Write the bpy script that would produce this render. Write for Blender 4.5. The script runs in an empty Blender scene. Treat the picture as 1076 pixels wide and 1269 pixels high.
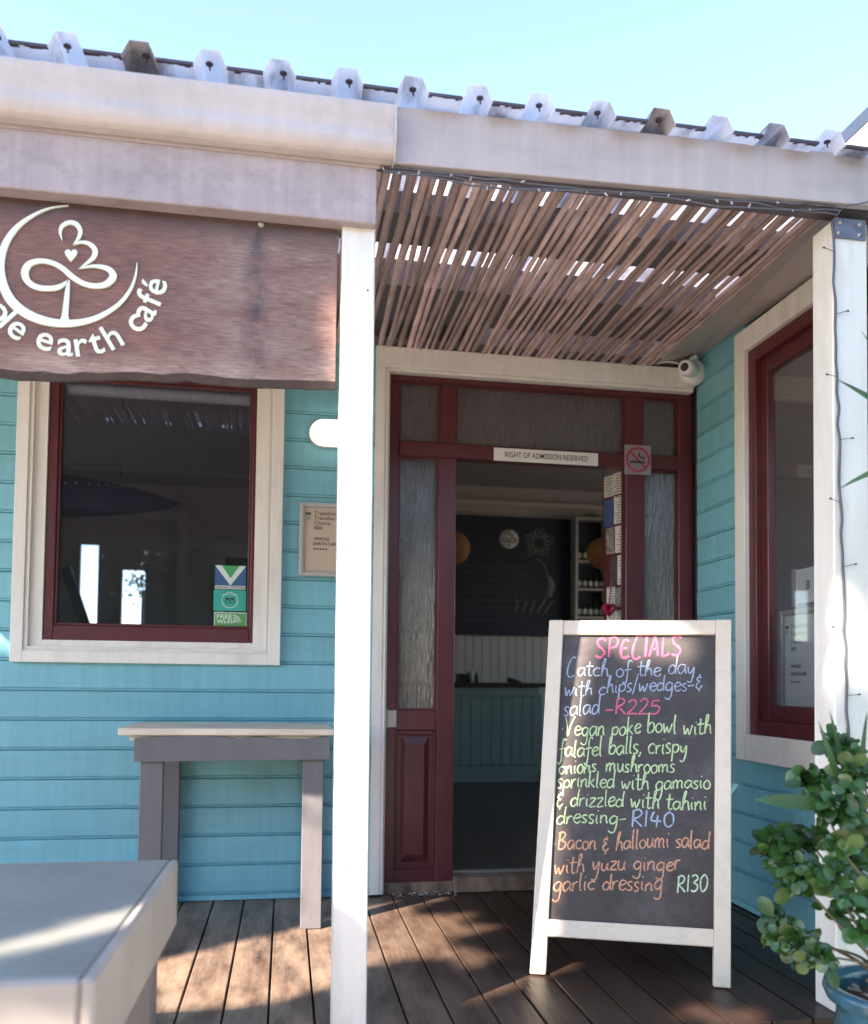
import bpy, math, random
from mathutils import Vector, Matrix
random.seed(7)
R = math.radians
sc = bpy.context.scene
COL = sc.collection

# ------------------------------------------------------------------ camera
cam_d = bpy.data.cameras.new('camera')
cam = bpy.data.objects.new('camera', cam_d)
COL.objects.link(cam)
yaw, pitch, roll = 0.168437, 0.0430924, 0.0106876
f = Vector((math.sin(yaw)*math.cos(pitch), math.cos(yaw)*math.cos(pitch), math.sin(pitch)))
rt = Vector((math.cos(yaw), -math.sin(yaw), 0))
up = rt.cross(f)
r2 = rt*math.cos(roll) + up*math.sin(roll)
u2 = -rt*math.sin(roll) + up*math.cos(roll)
m = Matrix((r2, u2, -f)).transposed().to_4x4()
m.translation = Vector((0, -4.0668, 1.0))
cam.matrix_world = m
cam_d.sensor_fit = 'VERTICAL'
cam_d.sensor_height = 36
cam_d.lens = 36*1076/1269
cam_d.shift_y = (798.03-634.5)/1269
cam_d.clip_start = 0.05
cam_d.clip_end = 500
cam_d.dof.use_dof = True
cam_d.dof.focus_distance = 3.2
cam_d.dof.aperture_fstop = 2.1
sc.camera = cam

# ------------------------------------------------------------------ light
SUN_EL = R(36)
TRAVEL = Vector((0.79*math.cos(SUN_EL), 0.613*math.cos(SUN_EL), -math.sin(SUN_EL))).normalized()
sun_d = bpy.data.lights.new('sun', 'SUN')
sun_d.energy = 5.0
sun_d.angle = R(0.5)
sun_d.color = (1.0, 0.90, 0.78)
sun = bpy.data.objects.new('sun', sun_d)
COL.objects.link(sun)
sun.rotation_euler = TRAVEL.to_track_quat('-Z', 'Y').to_euler()
W = bpy.data.worlds.new('World')
sc.world = W
W.use_nodes = True
nt = W.node_tree
for n in list(nt.nodes): nt.nodes.remove(n)
sky = nt.nodes.new('ShaderNodeTexSky')
sky.sky_type = 'NISHITA'
sky.sun_disc = False
sky.sun_elevation = SUN_EL
sky.sun_rotation = math.atan2(-TRAVEL.x, -TRAVEL.y)
sky.air_density = 1.0
sky.dust_density = 0.35
sky.ozone_density = 2.2
bg = nt.nodes.new('ShaderNodeBackground')
bg.inputs[1].default_value = 0.15
wo = nt.nodes.new('ShaderNodeOutputWorld')
nt.links.new(sky.outputs[0], bg.inputs[0])
nt.links.new(bg.outputs[0], wo.inputs[0])
vs = sc.view_settings
vs.view_transform = 'Standard'
vs.look = 'None'
vs.exposure = 2.22
vs.gamma = 1
vs.use_curve_mapping = False
vs.use_white_balance = True
vs.white_balance_temperature = 7000
vs.white_balance_tint = 14
sc.cycles.max_bounces = 8
sc.cycles.transparent_max_bounces = 16
sc.cycles.caustics_reflective = False
sc.cycles.caustics_refractive = False
sc.cycles.sample_clamp_indirect = 8

# ------------------------------------------------------------------ materials
def mat(name, col, rough=0.55, var=0.12, scale=6.0, stretch=(1, 1, 1), bump=0.15, bscale=60.0,
        rand=0.0, dirt=None, dirt_amt=0.0, dirt_scale=3.0, metal=0.0, spec=0.5, fine=0.0,
        trans=0.0, coat=0.0, streak=0.0):
    M = bpy.data.materials.new(name)
    M.use_nodes = True
    t = M.node_tree
    N, L = t.nodes, t.links
    b = N['Principled BSDF']
    b.inputs['Roughness'].default_value = rough
    b.inputs['Metallic'].default_value = metal
    b.inputs['Specular IOR Level'].default_value = spec
    b.inputs['Coat Weight'].default_value = coat
    tc = N.new('ShaderNodeTexCoord')
    oi = N.new('ShaderNodeObjectInfo')
    mp = N.new('ShaderNodeMapping')
    mp.inputs['Scale'].default_value = stretch
    comb = N.new('ShaderNodeVectorMath'); comb.operation = 'SCALE'
    comb.inputs[0].default_value = (13.1, 7.7, 5.3)
    L.new(oi.outputs['Random'], comb.inputs['Scale'])
    add = N.new('ShaderNodeVectorMath'); add.operation = 'ADD'
    L.new(tc.outputs['Object'], add.inputs[0]); L.new(comb.outputs[0], add.inputs[1])
    L.new(add.outputs[0], mp.inputs['Vector'])
    n1 = N.new('ShaderNodeTexNoise'); n1.inputs['Scale'].default_value = scale
    n1.inputs['Detail'].default_value = 6; n1.inputs['Roughness'].default_value = 0.65
    L.new(mp.outputs[0], n1.inputs['Vector'])
    mr = N.new('ShaderNodeMapRange')
    mr.inputs[1].default_value = 0.3; mr.inputs[2].default_value = 0.7
    mr.inputs[3].default_value = 1-var; mr.inputs[4].default_value = 1+var
    L.new(n1.outputs[0], mr.inputs[0])
    val = mr.outputs[0]
    if rand:
        m2 = N.new('ShaderNodeMapRange'); m2.inputs[3].default_value = 1-rand; m2.inputs[4].default_value = 1+rand
        L.new(oi.outputs['Random'], m2.inputs[0])
        mu = N.new('ShaderNodeMath'); mu.operation = 'MULTIPLY'
        L.new(val, mu.inputs[0]); L.new(m2.outputs[0], mu.inputs[1]); val = mu.outputs[0]
    if streak:
        mps = N.new('ShaderNodeMapping'); mps.inputs['Scale'].default_value = (34, 34, 1.3)
        L.new(add.outputs[0], mps.inputs['Vector'])
        ns_ = N.new('ShaderNodeTexNoise'); ns_.inputs['Scale'].default_value = 1.0; ns_.inputs['Detail'].default_value = 5; ns_.inputs['Roughness'].default_value = .6
        L.new(mps.outputs[0], ns_.inputs['Vector'])
        m4 = N.new('ShaderNodeMapRange'); m4.inputs[1].default_value = .3; m4.inputs[2].default_value = .7; m4.inputs[3].default_value = 1-streak; m4.inputs[4].default_value = 1+streak*.6
        L.new(ns_.outputs[0], m4.inputs[0])
        mu4 = N.new('ShaderNodeMath'); mu4.operation = 'MULTIPLY'; L.new(val, mu4.inputs[0]); L.new(m4.outputs[0], mu4.inputs[1]); val = mu4.outputs[0]
    sca = N.new('ShaderNodeVectorMath'); sca.operation = 'SCALE'
    sca.inputs[0].default_value = col[:3]
    L.new(val, sca.inputs['Scale'])
    out = sca.outputs[0]
    if dirt is not None:
        n3 = N.new('ShaderNodeTexNoise'); n3.inputs['Scale'].default_value = dirt_scale
        n3.inputs['Detail'].default_value = 8; n3.inputs['Roughness'].default_value = 0.7
        L.new(mp.outputs[0], n3.inputs['Vector'])
        m3 = N.new('ShaderNodeMapRange'); m3.inputs[1].default_value = 0.5; m3.inputs[2].default_value = 0.72
        m3.inputs[3].default_value = 0; m3.inputs[4].default_value = dirt_amt
        L.new(n3.outputs[0], m3.inputs[0])
        mx = N.new('ShaderNodeMix'); mx.data_type = 'RGBA'
        L.new(m3.outputs[0], mx.inputs[0]); L.new(out, mx.inputs[6]); mx.inputs[7].default_value = (*dirt, 1)
        out = mx.outputs[2]
    L.new(out, b.inputs['Base Color'])
    if bump:
        n2 = N.new('ShaderNodeTexNoise'); n2.inputs['Scale'].default_value = bscale
        n2.inputs['Detail'].default_value = 4
        L.new(mp.outputs[0], n2.inputs['Vector'])
        bp = N.new('ShaderNodeBump'); bp.inputs['Strength'].default_value = bump
        bp.inputs['Distance'].default_value = 0.004
        L.new(n2.outputs[0], bp.inputs['Height']); L.new(bp.outputs[0], b.inputs['Normal'])
        rr = N.new('ShaderNodeMapRange'); rr.inputs[3].default_value = max(0.05, rough-0.1); rr.inputs[4].default_value = min(1, rough+0.12)
        L.new(n2.outputs[0], rr.inputs[0]); L.new(rr.outputs[0], b.inputs['Roughness'])
    if trans:
        o = N['Material Output']
        tr = N.new('ShaderNodeBsdfTranslucent')
        L.new(out, tr.inputs[0])
        ms = N.new('ShaderNodeMixShader'); ms.inputs[0].default_value = trans
        L.new(b.outputs[0], ms.inputs[1]); L.new(tr.outputs[0], ms.inputs[2]); L.new(ms.outputs[0], o.inputs[0])
    return M

def glass_mat(name, tint=(0.9, 0.93, 0.95), ior=1.5, ripple=0.0, opac=0.0, grey=(0.2, 0.2, 0.22), rough=0.02, boost=1.0):
    M = bpy.data.materials.new(name); M.use_nodes = True
    t = M.node_tree; N, L = t.nodes, t.links
    N.remove(N['Principled BSDF'])
    o = N['Material Output']
    fr = N.new('ShaderNodeFresnel'); ge = N.new('ShaderNodeNewGeometry')
    mi = N.new('ShaderNodeMapRange'); mi.inputs[3].default_value = ior; mi.inputs[4].default_value = 1/ior
    L.new(ge.outputs['Backfacing'], mi.inputs[0]); L.new(mi.outputs[0], fr.inputs[0])
    mb = N.new('ShaderNodeMath'); mb.operation = 'MULTIPLY'; mb.inputs[1].default_value = boost; mb.use_clamp = True
    L.new(fr.outputs[0], mb.inputs[0])
    tr = N.new('ShaderNodeBsdfTransparent'); tr.inputs[0].default_value = (*tint, 1)
    gl = N.new('ShaderNodeBsdfGlossy'); gl.inputs['Roughness'].default_value = rough
    gl.inputs[0].default_value = (1, 1, 1, 1)
    a = tr
    if opac:
        df = N.new('ShaderNodeBsdfDiffuse'); df.inputs[0].default_value = (*grey, 1)
        tl = N.new('ShaderNodeBsdfTranslucent'); tl.inputs[0].default_value = (*grey, 1)
        m0 = N.new('ShaderNodeMixShader'); m0.inputs[0].default_value = 0.5
        L.new(df.outputs[0], m0.inputs[1]); L.new(tl.outputs[0], m0.inputs[2])
        m1 = N.new('ShaderNodeMixShader'); m1.inputs[0].default_value = opac
        L.new(tr.outputs[0], m1.inputs[1]); L.new(m0.outputs[0], m1.inputs[2]); a = m1
    ms = N.new('ShaderNodeMixShader')
    L.new(mb.outputs[0], ms.inputs[0]); L.new(a.outputs[0], ms.inputs[1]); L.new(gl.outputs[0], ms.inputs[2])
    L.new(ms.outputs[0], o.inputs[0])
    if ripple:
        tc = N.new('ShaderNodeTexCoord'); mp = N.new('ShaderNodeMapping')
        mp.inputs['Scale'].default_value = (100, 100, 7)
        L.new(tc.outputs['Object'], mp.inputs[0])
        n = N.new('ShaderNodeTexNoise'); n.inputs['Scale'].default_value = 1.6; n.inputs['Detail'].default_value = 3
        L.new(mp.outputs[0], n.inputs['Vector'])
        bp = N.new('ShaderNodeBump'); bp.inputs['Strength'].default_value = ripple; bp.inputs['Distance'].default_value = 0.01
        L.new(n.outputs[0], bp.inputs['Height']); L.new(bp.outputs[0], gl.inputs['Normal'])
        if opac:
            L.new(bp.outputs[0], df.inputs['Normal'])
            cr = N.new('ShaderNodeMapRange'); cr.inputs[1].default_value = 0.38; cr.inputs[2].default_value = 0.62
            cr.inputs[3].default_value = opac*0.65; cr.inputs[4].default_value = min(1, opac*1.35)
            L.new(n.outputs[0], cr.inputs[0]); L.new(cr.outputs[0], m1.inputs[0])
    return M

def emis(name, col, s):
    M = bpy.data.materials.new(name); M.use_nodes = True
    b = M.node_tree.nodes['Principled BSDF']
    b.inputs['Base Color'].default_value = (*col, 1)
    b.inputs['Emission Color'].default_value = (*col, 1)
    b.inputs['Emission Strength'].default_value = s
    return M

M_white = mat('white_paint', (0.76, 0.735, 0.69), 0.42, 0.05, 5, (1, 1, .25), 0.12, 45, dirt=(0.42, 0.37, 0.31), dirt_amt=0.38, dirt_scale=9, streak=.05)
M_aframe = mat('worn_cream_paint', (0.70, 0.60, 0.49), 0.5, 0.10, 9, (1, 1, 1), 0.25, 60, dirt=(0.36, 0.31, 0.25), dirt_amt=0.5, dirt_scale=9)
M_lilac = mat('taupe_painted_timber', (0.37, 0.315, 0.33), 0.6, 0.14, 7, (.7, 1, 1), 0.3, 60, streak=.12, dirt=(0.20, 0.16, 0.17), dirt_amt=0.7, dirt_scale=9)
M_fascia = mat('pale_taupe_paint', (0.43, 0.38, 0.38), 0.5, 0.05, 3, (.3, 1, 1), 0.1, 40, streak=.08, dirt=(0.26, 0.22, 0.22), dirt_amt=0.5, dirt_scale=6)
M_gutter = mat('gutter_paint', (0.50, 0.45, 0.44), 0.5, 0.06, 5, (.6, 1, .6), 0.04, 30, streak=.08, dirt=(0.30, 0.26, 0.25), dirt_amt=0.5, dirt_scale=6)
M_teal = mat('teal_siding_paint', (0.175, 0.455, 0.535), 0.42, 0.10, 5, (.35, 1, 1.5), 0.3, 50, streak=.10, rand=0.06, dirt=(0.085, 0.26, 0.34), dirt_amt=0.45, dirt_scale=5)
M_red = mat('dark_red_gloss_paint', (0.100, 0.021, 0.026), 0.33, 0.18, 8, (1, 1, .3), 0.3, 50, dirt=(0.05, 0.020, 0.020), dirt_amt=0.6, dirt_scale=7)
M_grey = mat('dark_grey_paint', (0.135, 0.128, 0.138), 0.5, 0.08, 8, (1, 1, .4), 0.25, 50, dirt=(0.22, 0.2, 0.2), dirt_amt=0.3, dirt_scale=12)
M_cream = mat('cream_timber_top', (0.66, 0.57, 0.45), 0.6, 0.15, 8, (.25, 1, 1), 0.35, 50, dirt=(0.3, 0.23, 0.17), dirt_amt=0.5, dirt_scale=7)
M_lath = mat('reed_lath', (0.47, 0.345, 0.335), 0.65, 0.30, 18, (1, .3, 1), 0.4, 70, rand=0.42, dirt=(0.12, 0.08, 0.07), dirt_amt=0.6, dirt_scale=10)
M_purlin = mat('dark_purlin', (0.10, 0.085, 0.10), 0.7)
M_sheet = mat('weathered_roof_sheet', (0.86, 0.86, 0.88), 0.5, 0.10, 6, (1, .3, 1), 0.1, 40, dirt=(0.10, 0.09, 0.12), dirt_amt=0.85, dirt_scale=5, trans=0.62)
M_dirtsheet = mat('dirty_roof_sheet', (0.50, 0.47, 0.48), 0.6, 0.3, 9, dirt=(0.09, 0.08, 0.09), dirt_amt=0.9, dirt_scale=14, trans=0.35)
M_darklip = mat('dark_sheet_edge', (0.06, 0.05, 0.07), .7, .4, 30)
M_black = mat('black_plastic', (0.012, 0.012, 0.014), 0.35, bump=0)
M_steel = mat('dull_steel', (0.35, 0.34, 0.32), 0.45, metal=0.8, bump=0.1)
M_rust = mat('dark_steel_bracket', (0.15, 0.165, 0.22), 0.5, 0.3, 30, metal=0.3)
M_plast = mat('white_plastic', (0.75, 0.75, 0.76), 0.3, 0.03, bump=0)
M_glass = glass_mat('hazed_window_glass', (0.74, 0.77, 0.83), boost=1.3, opac=.06, grey=(.24, .26, .33))  # thin grey haze mixed into the pane to lift its dark tones
M_sideglass = glass_mat('side_window_glass', (0.86, 0.88, 0.9), boost=1.0, opac=.06, grey=(.26, .27, .31))  # same grey haze painted into the side pane
M_rglass = glass_mat('reeded_glass', (0.8, 0.8, 0.82), ripple=0.8, opac=0.50, grey=(0.22, 0.20, 0.205), rough=0.14, boost=2.4)
M_slate = mat('chalkboard', (0.040, 0.030, 0.028), 0.5, 0.3, 5, bump=0.08, dirt=(0.13, 0.115, 0.115), dirt_amt=0.6, dirt_scale=5.5)
M_paper = mat('white_paper', (0.72, 0.72, 0.70), 0.6, 0.04, bump=0)
M_ink = mat('black_ink', (0.02, 0.02, 0.022), 0.6, bump=0)

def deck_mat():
    M = mat('deck_timber', (0.044, 0.024, 0.017), 0.42, 0.40, 7, (1.4, .16, 1), 0.5, 45, rand=0.25, spec=.4)
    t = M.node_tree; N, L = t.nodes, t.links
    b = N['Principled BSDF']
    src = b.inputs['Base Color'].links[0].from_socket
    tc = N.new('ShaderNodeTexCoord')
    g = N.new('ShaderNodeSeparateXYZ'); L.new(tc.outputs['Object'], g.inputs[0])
    # paler brown mixed in towards the left of the porch, broken up by noise
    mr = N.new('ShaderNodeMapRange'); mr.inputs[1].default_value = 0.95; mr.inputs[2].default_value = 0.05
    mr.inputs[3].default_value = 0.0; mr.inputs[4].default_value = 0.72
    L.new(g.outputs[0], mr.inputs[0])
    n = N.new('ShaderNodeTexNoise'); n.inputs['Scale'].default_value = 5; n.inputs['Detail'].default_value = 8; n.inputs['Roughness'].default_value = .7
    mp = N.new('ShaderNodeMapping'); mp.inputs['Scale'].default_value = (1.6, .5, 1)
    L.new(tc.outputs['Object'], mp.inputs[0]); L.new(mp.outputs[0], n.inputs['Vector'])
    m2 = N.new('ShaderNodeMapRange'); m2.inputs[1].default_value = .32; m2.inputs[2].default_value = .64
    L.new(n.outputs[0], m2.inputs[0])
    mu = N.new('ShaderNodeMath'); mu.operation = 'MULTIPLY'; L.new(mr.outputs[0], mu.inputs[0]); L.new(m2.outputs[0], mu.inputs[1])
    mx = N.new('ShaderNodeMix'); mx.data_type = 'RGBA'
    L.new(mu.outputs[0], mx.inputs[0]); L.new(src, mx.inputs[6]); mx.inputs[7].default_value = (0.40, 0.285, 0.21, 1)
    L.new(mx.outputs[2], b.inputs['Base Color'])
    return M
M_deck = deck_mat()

def sign_mat():
    M = mat('weathered_hardwood', (0.165, 0.070, 0.052), 0.5, 0.25, 9, (1.0, 1, 1.6), 0.2, 90)
    t = M.node_tree; N, L = t.nodes, t.links
    b = N['Principled BSDF']; src = b.inputs['Base Color'].links[0].from_socket
    tc = N.new('ShaderNodeTexCoord')
    g = N.new('ShaderNodeSeparateXYZ'); L.new(tc.outputs['Object'], g.inputs[0])
    # bleached right end and bottom edge, red-brown varnish left round the emblem
    mr = N.new('ShaderNodeMapRange'); mr.inputs[1].default_value = 0.20; mr.inputs[2].default_value = 0.44
    mr.inputs[3].default_value = 0.05; mr.inputs[4].default_value = 0.8
    L.new(g.outputs[0], mr.inputs[0])
    n = N.new('ShaderNodeTexNoise'); n.inputs['Scale'].default_value = 4; n.inputs['Detail'].default_value = 9; n.inputs['Roughness'].default_value = .72
    mp = N.new('ShaderNodeMapping'); mp.inputs['Scale'].default_value = (1, 1, 2.4)
    L.new(tc.outputs['Object'], mp.inputs[0]); L.new(mp.outputs[0], n.inputs['Vector'])
    m2 = N.new('ShaderNodeMapRange'); m2.inputs[1].default_value = .3; m2.inputs[2].default_value = .62
    L.new(n.outputs[0], m2.inputs[0])
    mu = N.new('ShaderNodeMath'); mu.operation = 'MULTIPLY'; L.new(mr.outputs[0], mu.inputs[0]); L.new(m2.outputs[0], mu.inputs[1])
    mx = N.new('ShaderNodeMix'); mx.data_type = 'RGBA'
    L.new(mu.outputs[0], mx.inputs[0]); L.new(src, mx.inputs[6]); mx.inputs[7].default_value = (0.26, 0.185, 0.155, 1)
    # pale bottom band
    m4 = N.new('ShaderNodeMapRange'); m4.inputs[1].default_value = -.39; m4.inputs[2].default_value = -.45
    m4.inputs[3].default_value = 0; m4.inputs[4].default_value = .7
    L.new(g.outputs[2], m4.inputs[0])
    mu2 = N.new('ShaderNodeMath'); mu2.operation = 'MULTIPLY'; L.new(m4.outputs[0], mu2.inputs[0]); L.new(m2.outputs[0], mu2.inputs[1])
    mx2 = N.new('ShaderNodeMix'); mx2.data_type = 'RGBA'
    L.new(mu2.outputs[0], mx2.inputs[0]); L.new(mx.outputs[2], mx2.inputs[6]); mx2.inputs[7].default_value = (0.42, 0.31, 0.25, 1)
    # fine grain streaks
    wv = N.new('ShaderNodeTexNoise'); wv.inputs['Scale'].default_value = 3; wv.inputs['Detail'].default_value = 10
    mp3 = N.new('ShaderNodeMapping'); mp3.inputs['Scale'].default_value = (7, 1, 85)
    L.new(tc.outputs['Object'], mp3.inputs[0]); L.new(mp3.outputs[0], wv.inputs['Vector'])
    m5 = N.new('ShaderNodeMapRange'); m5.inputs[1].default_value = .3; m5.inputs[2].default_value = .7; m5.inputs[3].default_value = .6; m5.inputs[4].default_value = 1.4
    L.new(wv.outputs[0], m5.inputs[0])
    sc5 = N.new('ShaderNodeVectorMath'); sc5.operation = 'SCALE'
    L.new(mx2.outputs[2], sc5.inputs[0]); L.new(m5.outputs[0], sc5.inputs['Scale'])
    # a run of dark water staining below the bolt, knots, and the beam's shade painted along the top edge
    nk = N.new('ShaderNodeTexNoise'); nk.inputs['Scale'].default_value = 11; nk.inputs['Detail'].default_value = 8; nk.inputs['Roughness'].default_value = .75
    L.new(tc.outputs['Object'], nk.inputs['Vector'])
    dx = N.new('ShaderNodeMath'); dx.operation = 'ADD'; dx.inputs[1].default_value = 1.6-.6-.0+(-.0)
    L.new(g.outputs[0], dx.inputs[0]); dx.inputs[1].default_value = -.50
    ab_ = N.new('ShaderNodeMath'); ab_.operation = 'ABSOLUTE'; L.new(dx.outputs[0], ab_.inputs[0])
    ms_ = N.new('ShaderNodeMapRange'); ms_.inputs[1].default_value = .05; ms_.inputs[2].default_value = .0; ms_.inputs[3].default_value = 0; ms_.inputs[4].default_value = .9
    L.new(ab_.outputs[0], ms_.inputs[0])
    mk = N.new('ShaderNodeMapRange'); mk.inputs[1].default_value = .35; mk.inputs[2].default_value = .6; L.new(nk.outputs[0], mk.inputs[0])
    m6 = N.new('ShaderNodeMath'); m6.operation = 'MULTIPLY'; L.new(ms_.outputs[0], m6.inputs[0]); L.new(mk.outputs[0], m6.inputs[1])
    kn = N.new('ShaderNodeMapRange'); kn.inputs[1].default_value = .62; kn.inputs[2].default_value = .70; kn.inputs[4].default_value = .75; L.new(nk.outputs[0], kn.inputs[0])
    tp_ = N.new('ShaderNodeMapRange'); tp_.inputs[1].default_value = -.085; tp_.inputs[2].default_value = -.02; tp_.inputs[4].default_value = .75; L.new(g.outputs[2], tp_.inputs[0])
    a1 = N.new('ShaderNodeMath'); a1.operation = 'MAXIMUM'; L.new(m6.outputs[0], a1.inputs[0]); L.new(kn.outputs[0], a1.inputs[1])
    a2 = N.new('ShaderNodeMath'); a2.operation = 'MAXIMUM'; L.new(a1.outputs[0], a2.inputs[0]); L.new(tp_.outputs[0], a2.inputs[1])
    mx3 = N.new('ShaderNodeMix'); mx3.data_type = 'RGBA'
    L.new(a2.outputs[0], mx3.inputs[0]); L.new(sc5.outputs[0], mx3.inputs[6]); mx3.inputs[7].default_value = (.045, .028, .032, 1)
    L.new(mx3.outputs[2], b.inputs['Base Color'])
    return M
M_sign = sign_mat()

# ------------------------------------------------------------------ mesh tools
class MB:
    def __init__(s): s.v = []; s.f = []; s.sm = []
    def add(s, vs, fs, smooth=False):
        k = len(s.v); s.v += [tuple(p) for p in vs]
        for q in fs: s.f.append(tuple(i+k for i in q)); s.sm.append(smooth)
        return s
    def box(s, x0, x1, y0, y1, z0, z1):
        vs = [(x, y, z) for x in (x0, x1) for y in (y0, y1) for z in (z0, z1)]
        return s.add(vs, [(0, 1, 3, 2), (4, 6, 7, 5), (0, 4, 5, 1), (2, 3, 7, 6), (0, 2, 6, 4), (1, 5, 7, 3)])
    def obox(s, o, a, b, c):
        """box from corner o spanned by vectors a, b, c (right-handed)"""
        o, a, b, c = map(Vector, (o, a, b, c))
        vs = [o+a*i+b*j+c*k for i in (0, 1) for j in (0, 1) for k in (0, 1)]
        return s.add(vs, [(0, 1, 3, 2), (4, 6, 7, 5), (0, 4, 5, 1), (2, 3, 7, 6), (0, 2, 6, 4), (1, 5, 7, 3)])
    def bar(s, p, q, w, h, upv=(0, 0, 1)):
        p, q = Vector(p), Vector(q); d = (q-p); n = d.normalized(); u = Vector(upv)
        a = n.cross(u).normalized(); b = a.cross(n).normalized()
        return s.obox(p-a*w/2-b*h/2, d, a*w, b*h) if d.cross(a).dot(b) > 0 else s.obox(p+a*w/2-b*h/2, d, -a*w, b*h)
    def prism(s, poly, axis, a0, a1, smooth=False):
        """poly: list of 2-D points; axis 'x': (y,z), 'y': (x,z), 'z': (x,y)"""
        n = len(poly)
        def P(q, a):
            return {'x': (a, q[0], q[1]), 'y': (q[0], a, q[1]), 'z': (q[0], q[1], a)}[axis]
        vs = [P(q, a0) for q in poly]+[P(q, a1) for q in poly]
        fs = [(i, (i+1) % n, (i+1) % n+n, i+n) for i in range(n)]
        s.add(vs, fs, smooth)
        return s.add(vs, [tuple(range(n))[::-1], tuple(range(n, 2*n))])
    def tube(s, pts, rad, seg=8, caps=True, smooth=True):
        pts = [Vector(p) for p in pts]; n = len(pts)
        if not hasattr(rad, '__len__'): rad = [rad]*n
        prev = None; vs = []
        for i, p in enumerate(pts):
            d = (pts[min(i+1, n-1)]-pts[max(i-1, 0)]).normalized()
            if prev is None:
                prev = d.orthogonal().normalized()
            a = (prev-d*prev.dot(d)).normalized(); b = d.cross(a); prev = a
            for k in range(seg):
                t = 2*math.pi*k/seg
                vs.append(p+(a*math.cos(t)+b*math.sin(t))*rad[i])
        fs = [(i*seg+k, i*seg+(k+1) % seg, (i+1)*seg+(k+1) % seg, (i+1)*seg+k) for i in range(n-1) for k in range(seg)]
        s.add(vs, fs, smooth)
        if caps:
            s.add(vs[:seg], [tuple(range(seg))[::-1]]); s.add(vs[-seg:], [tuple(range(seg))])
        return s
    def lathe(s, prof, seg=24, c=(0, 0, 0), axis='z', smooth=True):
        vs = []
        for r, z in prof:
            for k in range(seg):
                t = 2*math.pi*k/seg; x, y = r*math.cos(t), r*math.sin(t)
                p = {'z': (x, y, z), 'y': (x, z, -y), 'x': (z, x, y)}[axis]
                vs.append((p[0]+c[0], p[1]+c[1], p[2]+c[2]))
        n = len(prof)
        fs = [(i*seg+k, i*seg+(k+1) % seg, (i+1)*seg+(k+1) % seg, (i+1)*seg+k) for i in range(n-1) for k in range(seg)]
        return s.add(vs, fs, smooth)
    def ell(s, c, r, seg=12, rings=8):
        prof = [(math.sin(math.pi*i/rings), -math.cos(math.pi*i/rings)) for i in range(rings+1)]
        vs = []
        for a, z in prof:
            for k in range(seg):
                t = 2*math.pi*k/seg
                vs.append((c[0]+r[0]*max(a, 1e-4)*math.cos(t), c[1]+r[1]*max(a, 1e-4)*math.sin(t), c[2]+r[2]*z))
        fs = [(i*seg+k, i*seg+(k+1) % seg, (i+1)*seg+(k+1) % seg, (i+1)*seg+k) for i in range(rings) for k in range(seg)]
        return s.add(vs, fs, True)

def mesh_obj(name, mb, material, parent=None, base=(0, 0, 0), bevel=0.0):
    me = bpy.data.meshes.new(name)
    bx, by, bz = base
    me.from_pydata([(x-bx, y-by, z-bz) for x, y, z in mb.v], [], mb.f)
    me.polygons.foreach_set('use_smooth', mb.sm)
    if material: me.materials.append(material)
    me.update()
    o = bpy.data.objects.new(name, me); COL.objects.link(o)
    if parent: o.parent = parent
    else: o.location = base
    if bevel:
        b = o.modifiers.new('edge', 'BEVEL'); b.width = bevel; b.segments = 1; b.limit_method = 'ANGLE'; b.angle_limit = R(50)
    return o

class Thing:
    def __init__(s, name, label, cat, base, group=None):
        s.o = bpy.data.objects.new(name, None); COL.objects.link(s.o)
        s.o.location = base; s.o.empty_display_size = .1; s.base = base
        s.o['label'] = label; s.o['category'] = cat
        if group: s.o['group'] = group
    def part(s, name, mb, material, bevel=0.0, under=None, label=None):
        o = mesh_obj(name, mb, material, under or s.o, s.base, bevel)
        if label: o['label'] = label
        return o
    def empty(s, name):
        e = bpy.data.objects.new(name, None); COL.objects.link(e); e.parent = s.o; e.empty_display_size = .05
        return e
def single(name, mb, material, label, cat, base=(0, 0, 0), group=None, bevel=0.0):
    o = mesh_obj(name, mb, material, None, base, bevel)
    o['label'] = label; o['category'] = cat
    if group: o['group'] = group
    return o
def structure(name, mb, material, bevel=0.0):
    o = mesh_obj(name, mb, material); o['kind'] = 'structure'
    return o
def share(src, name, parent, loc=None, rot=None, scale=None):
    o = src.copy(); o.name = name; COL.objects.link(o); o.parent = parent
    if loc is not None: o.location = loc
    if rot is not None: o.rotation_euler = rot
    if scale is not None: o.scale = scale
    return o

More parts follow.
